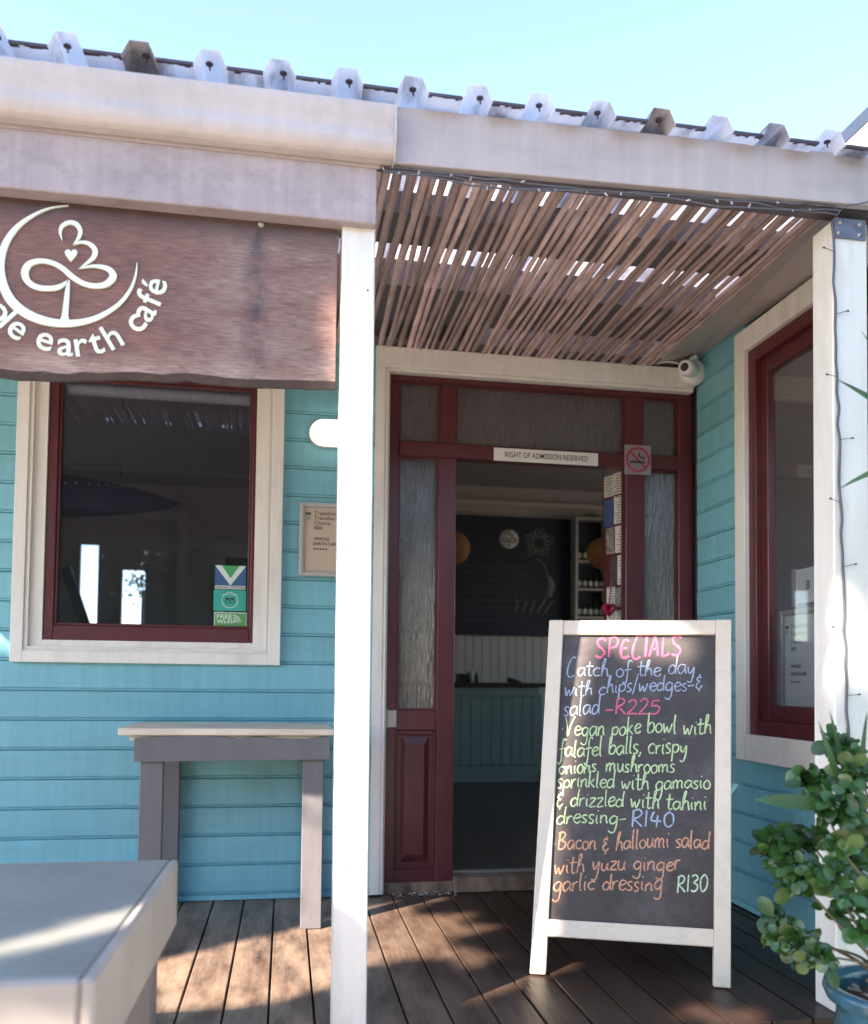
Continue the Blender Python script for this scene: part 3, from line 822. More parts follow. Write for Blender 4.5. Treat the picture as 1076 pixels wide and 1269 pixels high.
em.prism([sp(a, b) for a, b in ((384, 750), (372, 785), (345, 800), (445, 800), (424, 785), (415, 750))], 'y', fr_-.0062, fr_-.0006)
stroke([(370, 292, 4), (357, 245, 14), (368, 205, 20), (408, 182, 22), (452, 195, 26), (474, 240, 22), (458, 290, 14), (433, 322, 4)])
stroke([(433, 322, 4), (480, 304, 14), (530, 315, 22), (562, 352, 28), (556, 395, 24), (520, 432, 14), (472, 470, 3)])
sg.part('crescent_ring', em2, M_letter); sg.part('figure_emblem', em, M_letter)
hp2 = [(423, 425), (395, 390), (386, 365), (400, 350), (416, 354), (423, 366), (432, 354), (448, 350), (460, 365), (450, 392)]
hv = [sp(a, b) for a, b in hp2][::-1]
sg.part('heart', MB().prism([(a, b) for a, b in hv], 'y', fr_-.006, fr_-.0005), M_letter)
# letters set round the ring, one by one
cxs, czs = sp(412, 440)
for ch, ang, rr in (('w', -73, 560), ('h', -61.5, 562), ('o', -50.2, 564), ('l', -42.6, 566), ('e', -33.6, 566), ('e', -14.4, 552), ('a', -.8, 562), ('r', 9.6, 564), ('t', 19.6, 566), ('h', 31.5, 572), ('c', 50.4, 574), ('a', 60.2, 576), ('f', 70.2, 576), ('é', 79.8, 579)):
    th = R(ang); rad_ = rr*.00045
    O = Vector((cxs+math.sin(th)*rad_, fr_-.001, czs-math.cos(th)*rad_))
    U = Vector((math.cos(th), 0, math.sin(th))); V = Vector((-math.sin(th), 0, math.cos(th)))
    tb = text_mb(ch, .100, O, U, V, .003, .0008, 'c')
    sg.part('letter', tb, M_letter)
sg.part('bolt_head', MB().lathe([(.0001, -.008), (.008, -.006), (.010, 0)], 8, (-.092, fr_, 2.292), 'y'), M_steel)

# ------------------------------------------------------------------ wall lamp and certificate
lt = Thing('wall_lamp', 'glowing oval bulkhead lamp on the turquoise wall beside the post', 'wall light', (.16, -.02, 2.155))
def stadium(cx, cz, hw, r, k=10):
    p = []
    for j in range(k+1):
        a = math.pi/2+math.pi*j/k; p.append((cx-hw+r+r*math.cos(a), cz+r*math.sin(a)))
    for j in range(k+1):
        a = -math.pi/2+math.pi*j/k; p.append((cx+hw-r+r*math.cos(a), cz+r*math.sin(a)))
    return p
lt.part('base', MB().prism(stadium(.195, 2.155, .108, .064), 'y', -.022, -.001), M_white)
dm = MB(); P = [stadium(.195, 2.155, .100*s, .058*s) for s in (1, .98, .88, .6)]; n = len(P[0])
v = [(a, y, b) for pp, y in zip(P, (-.022, -.05, -.066, -.075)) for a, b in pp]
dm.add(v, [(r*n+j, r*n+(j+1) % n, (r+1)*n+(j+1) % n, (r+1)*n+j) for r in range(3) for j in range(n)]+[tuple(range(3*n, 4*n))], True)
lt.part('diffuser', dm, emis('lamp_diffuser', (1, .98, .94), .6))

M_cert = mat('beige_certificate', (0.52, 0.43, 0.33), .35, .05, bump=0)
M_brass = mat('silver_picture_frame', (0.50, 0.47, 0.44), .35, .05, metal=.3, bump=0)
M_brown = mat('dark_brown_print', (0.07, 0.045, 0.035), .6, bump=0)
def certificate(label, O, U, V, w, h, paper, ink, inkgreen=None):
    O, U, V = Vector(O), Vector(U), Vector(V); Nn = U.cross(V)
    t = Thing('framed_certificate', label, 'certificate', tuple(O))
    fw = .018
    for a, b, c_, d in ((0, fw, 0, h), (w-fw, w, 0, h), (fw, w-fw, 0, fw), (fw, w-fw, h-fw, h)):
        t.part('frame_rail', MB().obox(O+U*a+V*c_, U*(b-a), V*(d-c_), Nn*.022), M_brass, .002)
    t.part('mount', MB().obox(O+U*fw+V*fw, U*(w-2*fw), V*(h-2*fw), Nn*.008), M_brass)
    sh = t.part('paper', MB().obox(O+U*.026+V*.026, U*(w-.052), V*(h-.052), Nn*.0095), paper)
    F = O+Nn*.0102
    g = inkgreen or ink
    for s_, y_, sz, cc in (('Tripadvisor', .286, .027, g), ('Travellers\'', .263, .027, g), ('Choice', .240, .027, g), ('2022', .219, .020, ink), ('WHOLE', .168, .020, ink), ('EARTH CAFE', .145, .020, ink)):
        t.part('print', text_mb(s_, sz, F+U*.066+V*(y_*h/.34), U, V, .0003, .0004 if s_.isupper() or s_ == '2022' else 0), cc, 0, sh)
    for j in range(5):
        c0 = F+U*(.071+j*.0135)+V*(.127*h/.34)
        t.part('rating_dot', MB().add([c0+U*.0048*math.cos(a)+V*.0048*math.sin(a)+Nn*.0003 for a in [j2*math.pi/4 for j2 in range(8)]], [tuple(range(8))]), ink, 0, sh)
    o0 = F+U*.040+V*(.288*h/.34)
    m_ = MB()
    for dx in (-.006, .006):
        m_.add([o0+U*(dx+.006*math.cos(a))+V*.006*math.sin(a)+Nn*.0003 for a in [j2*math.pi/4 for j2 in range(8)]], [tuple(range(8))])
    m_.obox(o0-U*.013+V*.004, U*.026, V*.004, Nn*.0004)
    t.part('owl_badge', m_, ink, 0, sh)
    m_ = MB()
    for k_ in range(3): m_.obox(o0-U*.013-V*(.014+k_*.007), U*.024, V*.002, Nn*.0004)
    t.part('small_print', m_, ink, 0, sh)
    return t
certificate('beige award certificate in a silver frame on the turquoise wall below the lamp', (.050, -.004, 1.482), (1, 0, 0), (0, 0, 1), .26, .342, M_cert, M_brown)
certificate('white award certificate in a silver frame propped inside the side window', (2.095, -.665, .835), (0, -1, 0), (0, 0, 1), .40, .48, M_paper, M_ink, mat('green_print', (.04, .2, .14), .5, bump=0))
nt_ = Thing('window_sheet', 'bright white lettered sheet above the framed certificate in the side window', 'notice', (2.07, -.95, 1.33))
nt_.part('sheet', MB().box(2.070, 2.072, -1.05, -.80, 1.335, 1.475), M_paper)  # white sheet put in for the bright rectangle in the pane
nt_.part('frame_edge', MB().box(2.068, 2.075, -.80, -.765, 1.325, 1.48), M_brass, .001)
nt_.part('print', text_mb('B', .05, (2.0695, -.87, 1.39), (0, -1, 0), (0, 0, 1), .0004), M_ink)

# ------------------------------------------------------------------ stickers on the window
def quad_part(t, name, x0, x1, z0, z1, y, m, under=None): return t.part(name, MB().box(x0, x1, y-.0008, y, z0, z1), m, 0, under)
def flat(t, name, poly, y, m, under=None): return t.part(name, MB().prism(poly, 'y', y-.0006, y), m, 0, under)
GY = .0278
C_green = mat('sticker_green', (.06, .36, .12), .35, 0, bump=0); C_blue = mat('sticker_blue', (.05, .12, .27), .35, 0, bump=0)
C_teal = mat('sticker_teal', (.03, .38, .30), .35, 0, bump=0); C_pale = mat('sticker_white', (.62, .72, .70), .35, 0, bump=0)
C_lime = mat('sticker_leaf_green', (.10, .33, .10), .35, 0, bump=0)
s1 = Thing('vegan_sticker', 'square blue and green V sticker, top one on the left window', 'sticker', (-.26, GY, 1.42))
bs = quad_part(s1, 'backing', -.330, -.190, 1.414, 1.524, GY, C_blue)
flat(s1, 'white_v', [(-.330, 1.524), (-.300, 1.524), (-.260, 1.466), (-.220, 1.524), (-.190, 1.524), (-.260, 1.432)], GY-.001, C_pale)
flat(s1, 'green_triangle', [(-.298, 1.524), (-.260, 1.468), (-.222, 1.524)], GY-.0012, C_green)
quad_part(s1, 'caption_strip', -.328, -.192, 1.415, 1.431, GY-.0012, C_pale)
s1.part('caption', text_mb('VEGAN OPTIONS', .0155, (-.326, GY-.0022, 1.4175), (1, 0, 0), (0, 0, 1), .0002, .0003, width=.132), M_ink)
s2 = Thing('teal_owl_sticker', 'teal sticker with a small owl face, middle one on the left window', 'sticker', (-.26, GY, 1.33))
quad_part(s2, 'backing', -.334, -.188, 1.314, 1.411, GY, C_teal)
def ringflat(cx, cz, r, w, y, n_=16):
    m_ = MB(); v = []
    for j in range(n_):
        a = 2*math.pi*j/n_
        v += [(cx+r*math.cos(a), y, cz+r*math.sin(a)), (cx+(r-w)*math.cos(a), y, cz+(r-w)*math.sin(a))]
    return m_.add(v, [(2*j, (2*j+2) % (2*n_), (2*j+3) % (2*n_), 2*j+1) for j in range(n_)])
s2.part('circle', ringflat(-.261, 1.364, .037, .003, GY-.0012, 24), C_pale)
for cx_ in (-.272, -.250):
    s2.part('owl_eye', ringflat(cx_, 1.358, .010, .003, GY-.0014), M_ink)
s2.part('owl_brow', MB().prism([(-.286, 1.374), (-.236, 1.374), (-.248, 1.366), (-.261, 1.370), (-.274, 1.366)], 'y', GY-.0018, GY-.001), M_ink)
s2.part('caption', text_mb('recommended on', .010, (-.261, GY-.0022, 1.387), (1, 0, 0), (0, 0, 1), .0002, 0, 'c'), C_pale)
s3 = Thing('wifi_sticker', 'green FREE WI-FI sticker with white border, lowest one on the left window', 'sticker', (-.26, GY, 1.24))
quad_part(s3, 'border', -.330, -.184, 1.222, 1.308, GY, C_pale)
quad_part(s3, 'backing', -.326, -.188, 1.226, 1.304, GY-.001, C_lime)
s3.part('caption', text_mb('FREE', .027, (-.318, GY-.0022, 1.279), (1, 0, 0), (0, 0, 1), .0002, .0005, width=.068), C_pale)
s3.part('caption', text_mb('WI-FI', .027, (-.318, GY-.0022, 1.256), (1, 0, 0), (0, 0, 1), .0002, .0005, width=.068), C_pale)
for j, r in enumerate((.012, .022, .032)):
    pts = [(-.244+r*math.cos(a), 1.262+r*math.sin(a), .0045) for a in [R(2+88*q/8) for q in range(9)]]
    m_ = MB(); ribbon(m_, pts, lambda a, b, h: (a, GY-.0018-h, b), .0004); s3.part('wave', m_, C_pale)
s3.part('dot', MB().lathe([(.0001, -.0008), (.005, -.0006), (.005, 0)], 10, (-.242, GY-.0016, 1.264), 'y'), C_pale)
quad_part(s3, 'rule_line', -.305, -.222, 1.2435, 1.2455, GY-.002, C_pale)
quad_part(s3, 'rule_line', -.285, -.230, 1.234, 1.238, GY-.002, C_pale)

# ------------------------------------------------------------------ signs over the door
ad = Thing('admission_sign', 'white RIGHT OF ADMISSION RESERVED strip on the red transom bar', 'sign', (1.25, .03, 2.09))
ad.part('plate', MB().box(.984, 1.518, .029, .0335, 2.083, 2.147), M_paper, .001)
ad.part('caption', text_mb('RIGHT OF ADMISSION RESERVED', .038, (1.040, .0286, 2.103), (1, 0, 0), (0, 0, 1), .0003, .0002, width=.425), M_ink)
ns = Thing('no_smoking_sign', 'square no-smoking sign with red ring at the corner of the doorway', 'sign', (1.725, .03, 2.12))
ns.part('plate', MB().box(1.656, 1.798, .0275, .031, 2.050, 2.200), glass_mat('clear_sticker', (.75, .72, .74), opac=.75, grey=(.62, .58, .60)), .001)
C_redring = mat('ring_red', (.42, .035, .11), .4, 0, bump=0)
ns.part('ring', ringflat(1.727, 2.126, .064, .011, .0268, 32), C_redring)
ns.part('slash', MB().obox((1.727-.045-.004, .0262, 2.126+.045-.004), (.090, 0, -.090), (.007, 0, .007), (0, .0006, 0)), C_redring)
ns.part('cigarette', MB().box(1.685, 1.748, .0256, .0262, 2.108, 2.119), M_ink)
ns.part('cigarette_tip', MB().box(1.751, 1.764, .0256, .0262, 2.108, 2.119), M_ink)
m_ = MB(); ribbon(m_, smooth_path([(1.738, 2.165, .006), (1.732, 2.150, .008), (1.742, 2.140, .007), (1.750, 2.132, .003)], 5), lambda a, b, h: (a, .0262-h, b), .0004)
ribbon(m_, smooth_path([(1.756, 2.148, .003), (1.755, 2.135, .008), (1.762, 2.128, .004)], 5), lambda a, b, h: (a, .0262-h, b), .0004)
ns.part('smoke', m_, M_ink)

# ------------------------------------------------------------------ security camera
sc_ = Thing('security_camera', 'small white turret security camera at the right end of the door head', 'camera', (1.97, -.05, 2.56))
sc_.part('mount_plate', MB().lathe([(.0001, .0), (.062, .0), (.066, -.008), (.064, -.045), (.05, -.055), (.0001, -.055)], 24, (1.985, -.026, 2.560), 'y'), M_plast)
d0 = Vector((1.965, -.075, 2.565)); dd = Vector((-.72, -.66, -.12)).normalized()
sc_.part('camera_body', MB().tube([d0-dd*.02, d0+dd*.0, d0+dd*.055, d0+dd*.082, d0+dd*.086], [.034, .042, .040, .036, .028], 20), M_plast)
sc_.part('lens_hood', MB().tube([d0+dd*.086, d0+dd*.088], [.026, .0255], 20), M_plast)
sc_.part('lens', MB().tube([d0+dd*.0885, d0+dd*.0895], [.021, .020], 20), M_black)
sc_.part('bracket_arm', MB().tube([(1.995, -.07, 2.625), (1.975, -.09, 2.63), (1.955, -.085, 2.61)], .011, 10), M_plast)
sc_.part('cable', MB().tube(smooth_path([(1.80, -.035, 2.600), (1.86, -.04, 2.612), (1.93, -.04, 2.604), (1.96, -.04, 2.60)], 4), .004, 6), M_plast)

# ------------------------------------------------------------------ wall table
wt = Thing('wall_table', 'narrow dark grey bar table with a cream timber top against the turquoise wall', 'table', (-.22, -.26, 0))
tp = MB().add([(-.640, -.525, .777), (.195, -.525, .777), (.195, -.02, .777), (-.650, -.02, .777), (-.640, -.525, .806), (.195, -.525, .802), (.195, -.02, .802), (-.650, -.02, .806)],
              [(0, 3, 2, 1), (4, 5, 6, 7), (0, 1, 5, 4), (1, 2, 6, 5), (2, 3, 7, 6), (3, 0, 4, 7)])
wt.part('table_top', tp, M_cream, .003)
wt.part('under_board', MB().box(-.60, .18, -.500, -.02, .756, .7755), M_cream, .002)
ap = [(-.578, .675), (.179, .681), (.179, .773), (.09, .762), (-.03, .764), (-.12, .773), (-.18, .764), (-.28, .775), (-.40, .776), (-.50, .772), (-.578, .765)]
wt.part('apron', MB().prism(ap, 'y', -.522, -.502), M_grey, .002)
wt.part('leg', MB().box(-.558, -.470, -.501, -.455, 0, .74), M_grey, .003)
wt.part('leg', MB().box(-.545, -.455, -.07, -.025, 0, .755), M_grey, .003)
wt.part('leg', MB().box(.074, .158, -.501, -.455, 0, .74), M_grey, .003)
wt.part('leg', MB().box(.085, .170, -.07, -.025, 0, .755), M_grey, .003)
wt.part('side_rail', MB().box(.13, .155, -.454, -.071, .68, .755), M_grey, .002)
wt.part('side_rail', MB().box(-.55, -.525, -.454, -.071, .68, .755), M_grey, .002)

# ------------------------------------------------------------------ foreground table
M_ftop = mat('pale_grey_table_paint', (0.235, 0.235, 0.215), .45, .12, 4, bump=.15, dirt=(.18, .18, .17), dirt_amt=.6, dirt_scale=5)
M_fedge = mat('table_edge_paint', (0.34, 0.305, 0.275), .5, .12, 5, bump=.15, dirt=(.3, .26, .23), dirt_amt=.5, dirt_scale=6)
ft = Thing('foreground_table', 'pale grey thick-edged table at the lower left, close and out of focus', 'table', (-.75, -2.24, GZ))
rot = R(-1.2)
def T2(x, y): return (-.277+(x)*math.cos(rot)-(y)*math.sin(rot), -1.816+(x)*math.sin(rot)+(y)*math.cos(rot))
def rbox(x0, x1, y0, y1, z0, z1):
    c4 = [T2(x0, y0), T2(x1, y0), T2(x1, y1), T2(x0, y1)]
    v = [(a, b, z0) for a, b in c4]+[(a, b, z1) for a, b in c4]
    return MB().add(v, [(0, 3, 2, 1), (4, 5, 6, 7), (0, 1, 5, 4), (1, 2, 6, 5), (2, 3, 7, 6), (3, 0, 4, 7)])
ft.part('table_top', rbox(-1.3, 0, -.845, 0, .535, .55), M_ftop, .004)
ft.part('edge_board', rbox(-1.3, 0, -.868, -.846, .39, .55), M_fedge, .006)
ft.part('edge_board', rbox(.001, .022, -.868, .0, .39, .552), M_fedge, .006)
ft.part('edge_board', rbox(-1.3, 0, .001, .02, .39, .548), M_fedge, .006)
for lx, ly in ((-.11, -.80), (-.11, -.10), (-1.25, -.80), (-1.25, -.10)):
    ft.part('leg', rbox(lx, lx+.09, ly, ly+.09, GZ, .534), M_grey, .004)

# ------------------------------------------------------------------ chalkboard
A = Vector((.847, -1.132, 0)); B = Vector((1.464, -1.361, 0))
bu = (B-A).normalized(); bw = (B-A).length; bn = Vector((-bu.y, bu.x, 0))
Hh, SB, SH = 1.232, .27, .046
tv = bn*SB+Vector((0, 0, Hh))+bu*SH
bl = tv.length; bt = tv.normalized()
bnorm = bu.cross(bt).normalized()
if bnorm.y > 0: bnorm = -bnorm
def bp(s, t, h=0): return A+bu*s+bt*t+bnorm*h
ab = Thing('specials_chalkboard', 'cream-framed A-board chalkboard listing the specials on the deck by the door', 'sandwich board', tuple((A+B)/2+bn*.2))
FW = .054
def bb(name, s0, s1, t0, t1, h0, h1, m, bv=.003):
    mb = MB().obox(bp(s0, t0, h0), bu*(s1-s0), bt*(t1-t0), bnorm*(h1-h0))
    return ab.part(name, mb, m, bv)
bb('front_leg', 0, FW, 0, bl, -.022, .022, M_aframe)
bb('front_leg', bw-FW, bw, 0, bl, -.022, .022, M_aframe)
bb('top_rail', FW, bw-FW, bl-.056, bl-.001, -.020, .020, M_aframe)
bb('bottom_rail', FW, bw-FW, .125, .182, -.020, .020, M_aframe)
slate = bb('slate', FW-.001, bw-FW+.001, .18, bl-.055, -.006, .004, M_slate, 0)
# rear frame hinged at the top
ctop = bn*(SB+.02)+Vector((0, 0, Hh-.02))+bu*SH
def rear(s0, s1): 
    p_top = A+bu*s0+ctop+bn*.03; p_bot = A+bu*(s0+.03)+bn*.43
    return MB().obox(p_bot, p_top-p_bot, bu*(s1-s0), bn*.03)
M_rear = mat('brown_rear_frame', (.085, .06, .05), .6)
ab.part('rear_leg', rear(-.008, .04), M_rear, .002); ab.part('rear_leg', rear(bw-.035, bw+.012), M_rear, .002)
p0_ = A+bn*.42; 
ab.part('rear_panel', MB().obox(A+bu*.03+bn*.415+Vector((0, 0, .14)), bu*(bw-.03), ctop+bn*.035-bn*.425+Vector((0, 0, -.14)), bn*.008), M_rear)
ab.part('hinge', MB().obox(bp(.07, bl, -.03), bu*.05, bn*.05, Vector((0, 0, .004))), M_steel)

# chalk handwriting: strokes per letter, x-height 1, ascender 2, descender -1
G = {
'a': (1.05, [[(.85, .85), (.5, 1.0), (.15, .75), (.08, .35), (.3, .02), (.6, .15), (.85, .6), (.88, .95)], [(.88, .95), (.86, .4), (1.0, .0)]]),
'b': (1.0, [[(.15, 2.0), (.12, 1.0), (.12, .05)], [(.12, .55), (.4, .95), (.75, .9), (.88, .5), (.7, .1), (.35, -.02), (.12, .1)]]),
'c': (.9, [[(.82, .85), (.5, 1.0), (.15, .7), (.12, .3), (.4, .0), (.85, .12)]]),
'd': (1.05, [[(.82, .8), (.45, .98), (.12, .6), (.15, .15), (.45, .0), (.78, .3), (.85, .7)], [(.95, 2.05), (.88, 1.0), (.92, .0)]]),
'e': (.9, [[(.12, .48), (.5, .55), (.82, .7), (.7, .97), (.35, .95), (.1, .5), (.3, .06), (.6, .0), (.88, .2)]]),
'f': (.8, [[(.85, 1.75), (.6, 1.95), (.42, 1.6), (.4, .6), (.38, -.4), (.2, -.85), (-.05, -.6)], [(.05, .75), (.4, .85), (.8, .85)]]),
'g': (1.05, [[(.85, .85), (.5, 1.0), (.15, .7), (.15, .3), (.45, .05), (.8, .4), (.88, .95)], [(.88, .95), (.86, .0), (.75, -.8), (.4, -1.0), (.05, -.75)]]),
'h': (1.0, [[(.15, .0), (.18, 1.0), (.3, 1.9), (.5, 2.0), (.45, 1.5), (.15, .6)], [(.15, .45), (.45, .95), (.75, .85), (.8, .4), (.92, .0)]]),
'i': (.5, [[(.2, .95), (.18, .3), (.35, .0)], [(.24, 1.42), (.27, 1.5)]]),
'k': (.95, [[(.15, 2.0), (.12, .0)], [(.75, 1.0), (.3, .6), (.14, .5), (.4, .45), (.85, .0)]]),
'l': (.5, [[(.2, 2.0), (.16, 1.0), (.2, .1), (.38, .0)]]),
'm': (1.5, [[(.1, .95), (.14, .0)], [(.13, .55), (.4, .98), (.62, .85), (.62, .0)], [(.63, .55), (.92, .98), (1.18, .8), (1.18, .3), (1.35, .0)]]),
'n': (1.0, [[(.1, .95), (.14, .0)], [(.13, .5), (.45, .98), (.72, .8), (.74, .3), (.9, .0)]]),
'o': (.95, [[(.5, 1.0), (.15, .75), (.1, .35), (.4, .0), (.78, .2), (.85, .65), (.6, .97), (.4, .98)]]),
'p': (1.0, [[(.15, 1.0), (.14, .0), (.12, -1.0)], [(.14, .7), (.5, 1.0), (.85, .8), (.82, .3), (.5, .05), (.15, .25)]]),
'r': (.75, [[(.12, .95), (.15, .0)], [(.14, .5), (.35, .9), (.68, .95)]]),
's': (.75, [[(.65, .9), (.35, 1.0), (.12, .78), (.35, .52), (.6, .3), (.45, .03), (.1, .08)]]),
't': (.75, [[(.32, 1.75), (.3, .8), (.34, .1), (.55, .0), (.7, .12)], [(-.05, 1.1), (.35, 1.15), (.8, 1.15)]]),
'u': (1.0, [[(.12, .98), (.14, .3), (.35, .0), (.65, .2), (.8, .95)], [(.8, .95), (.8, .3), (.95, .0)]]),
'w': (1.3, [[(.08, 1.0), (.28, .0), (.55, .7), (.78, .0), (1.15, 1.0)]]),
'y': (1.0, [[(.12, .98), (.2, .4), (.45, .2), (.8, .95)], [(.85, .95), (.75, -.2), (.5, -.9), (.1, -.8)]]),
'z': (.9, [[(.1, .92), (.78, .95), (.12, .05), (.85, .05)]]),
'/': (.7, [[(.6, 2.0), (.1, -.4)]]),
'-': (.9, [[(.1, .5), (.8, .55)]]),
',': (.4, [[(.2, .1), (.2, -.15), (.05, -.4)]]),
'.': (.4, [[(.1, .6), (.2, .62)]]),
'&': (1.0, [[(.75, 1.2), (.35, 1.3), (.2, 1.0), (.55, .8), (.2, .6), (.15, .2), (.5, .0), (.85, .35)], [(.5, 1.6), (.5, 1.3)], [(.5, .05), (.5, -.3)]]),
'C': (1.4, [[(1.1, 1.9), (.9, 2.1), (.55, 1.8), (.3, 1.0), (.3, .2), (.6, -.25), (1.1, .0)]]),
'V': (1.3, [[(.1, 1.75), (.3, 1.0), (.5, -.05), (.8, 1.0), (1.25, 1.9)]]),
'B': (1.4, [[(.3, 1.9), (.3, 1.0), (.25, -.1)], [(.1, 1.75), (.6, 2.0), (1.05, 1.7), (.8, 1.15), (.4, 1.0), (1.0, .85), (1.2, .4), (.8, -.02), (.2, -.1)]]),
'S': (1.35, [[(1.15, 1.75), (.75, 1.98), (.3, 1.75), (.35, 1.25), (.85, .9), (1.1, .45), (.75, .02), (.2, .15)]]),
'P': (1.25, [[(.25, 1.9), (.25, .0)], [(.25, 1.75), (.7, 1.98), (1.1, 1.6), (.9, 1.1), (.3, .95)]]),
'E': (1.2, [[(1.05, 1.75), (.6, 1.95), (.3, 1.5), (.25, .7), (.4, .1), (.75, .0), (1.1, .2)], [(.3, 1.0), (.9, 1.05)]]),
'I': (.5, [[(.25, 1.95), (.25, .0)]]),
'A': (1.25, [[(.1, .0), (.5, 1.3), (.65, 1.95), (.85, 1.0), (1.1, .0)], [(.3, .7), (.95, .75)]]),
'L': (1.0, [[(.25, 1.95), (.25, .15), (.5, .0), (.95, .2)]]),
'R': (1.2, [[(.22, 1.9), (.2, .0)], [(.1, 1.75), (.6, 1.98), (.95, 1.65), (.7, 1.1), (.3, .95), (.7, .5), (1.1, .0)]]),
'0': (1.15, [[(.6, 1.9), (.2, 1.4), (.2, .5), (.55, .0), (.95, .5), (.98, 1.4), (.65, 1.88), (.5, 1.85)]]),
'1': (.5, [[(.22, 1.9), (.22, .0)]]),
'2': (1.1, [[(.15, 1.5), (.5, 1.9), (.85, 1.5), (.6, .8), (.1, .05), (.55, .12), (1.0, .05)]]),
'3': (1.05, [[(.15, 1.75), (.6, 1.9), (.85, 1.5), (.45, 1.05), (.85, .75), (.85, .25), (.45, .0), (.1, .15)]]),
'4': (1.2, [[(.35, 1.9), (.15, .75), (.9, .72), (1.05, .75)], [(.75, 1.4), (.72, -.1)]]),
'5': (1.05, [[(.9, 1.85), (.3, 1.8), (.2, 1.15), (.6, 1.15), (.9, .75), (.7, .15), (.15, .05)]]),
}
def chalk_mat(name, col):
    M = bpy.data.materials.new(name); M.use_nodes = True
    t = M.node_tree; N, L = t.nodes, t.links; b = N['Principled BSDF']; o = N['Material Output']
    b.inputs['Base Color'].default_value = (*col, 1); b.inputs['Roughness'].default_value = .9
    tc = N.new('ShaderNodeTexCoord'); n = N.new('ShaderNodeTexNoise'); n.inputs['Scale'].default_value = 260; n.inputs['Detail'].default_value = 3
    L.new(tc.outputs['Object'], n.inputs['Vector'])
    mr = N.new('ShaderNodeMapRange'); mr.inputs[1].default_value = .34; mr.inputs[2].default_value = .52
    mr.inputs[3].default_value = .45
    L.new(n.outputs[0], mr.inputs[0])
    tr = N.new('ShaderNodeBsdfTransparent'); ms = N.new('ShaderNodeMixShader')
    L.new(mr.outputs[0], ms.inputs[0]); L.new(tr.outputs[0], ms.inputs[1]); L.new(b.outputs[0], ms.inputs[2]); L.new(ms.outputs[0], o.inputs[0])
    return M
K_pink = chalk_mat('pink_chalk', (.62, .13, .23)); K_blue = chalk_mat('blue_chalk', (.36, .43, .58)); K_green = chalk_mat('green_chalk', (.50, .66, .36))
K_orange = chalk_mat('orange_chalk', (.62, .32, .20)); K_pale = chalk_mat('pale_green_chalk', (.52, .68, .48))
random.seed(9)
LINES = [
('SPECIALS', 0.1705, 1.1235, 0.5006, 1.1283, 0.0385, 'p', 0.0088),
('Catch of the day', 0.0672, 1.0486, 0.5523, 1.0563, 0.032, 'b', 0.0048),
('with chips/wedges-&', 0.0678, 0.9751, 0.5807, 1.0089, 0.0301, 'b', 0.0048),
('salad', 0.0684, 0.9024, 0.2052, 0.9079, 0.0316, 'b', 0.0048),
('-R225', 0.2169, 0.9051, 0.4222, 0.9147, 0.0298, 'p', 0.0062),
('.Vegan poke bowl with', 0.0635, 0.8245, 0.6123, 0.8483, 0.0338, 'g', 0.0052),
('falafel balls, crispy', 0.0586, 0.7474, 0.5277, 0.7772, 0.0335, 'g', 0.0052),
('onions, mushrooms', 0.0615, 0.6889, 0.4846, 0.7073, 0.0303, 'g', 0.0052),
('sprinkled with gamasio', 0.0584, 0.6366, 0.6107, 0.6464, 0.0299, 'g', 0.0052),
('& drizzled with tahini', 0.0587, 0.5733, 0.5977, 0.5764, 0.0296, 'g', 0.0052),
('dressing-', 0.0622, 0.5051, 0.3174, 0.5238, 0.0296, 'g', 0.0052),
('R140', 0.3207, 0.5072, 0.4769, 0.5108, 0.0292, 'b', 0.0062),
('.Bacon & halloumi salad', 0.0583, 0.4149, 0.6092, 0.4509, 0.0303, 'o', 0.0055),
('with yuzu ginger', 0.0622, 0.3402, 0.5087, 0.3732, 0.03, 'o', 0.0055),
('garlic dressing', 0.0628, 0.2744, 0.451, 0.3032, 0.0297, 'o', 0.0055),
('R130', 0.4806, 0.2914, 0.5891, 0.3026, 0.0266, 'w', 0.0055)]
def chalk_line(text, P, Q, xh, m, wd):
    """text from board point P=(s,t) to Q, x-height xh metres"""
    tot = sum(G[c][0] if c != ' ' else .75 for c in text)
    L_ = math.hypot(Q[0]-P[0], Q[1]-P[1]); k = .965*L_/tot
    dx, dt = (Q[0]-P[0])/L_, (Q[1]-P[1])/L_
    cur = 0; mb = MB()
    wob = random.uniform(0, 6)
    for ch in text:
        if ch == ' ': cur += .75; continue
        w, strokes = G[ch]
        js = random.uniform(.9, 1.12); jy = random.uniform(-.10, .10)
        for st in strokes:
            pts = []
            for (a, b) in st:
                a += random.uniform(-.03, .03); b = b*js+random.uniform(-.03, .03)+jy
                s_ = (cur+a+b*.05)*k; h_ = b*xh+.12*xh*math.sin(wob+s_*18)
                pts.append((P[0]+dx*s_, P[1]+dt*s_+h_, wd*random.uniform(.75, 1.12)))
            ribbon(mb, smooth_path(pts, 4), lambda a, b, h: tuple(bp(a, b, .0044+h)), .0005)
        cur += w
    return mb
CM = {'p': K_pink, 'b': K_blue, 'g': K_green, 'o': K_orange, 'w': K_pale}
for (text, s0, t0, s1, t1, xh, cm, wd) in LINES:
    ab.part('chalk_writing', chalk_line(text, (s0, t0), (s1, t1), xh, CM[cm], wd), CM[cm], 0, slate)

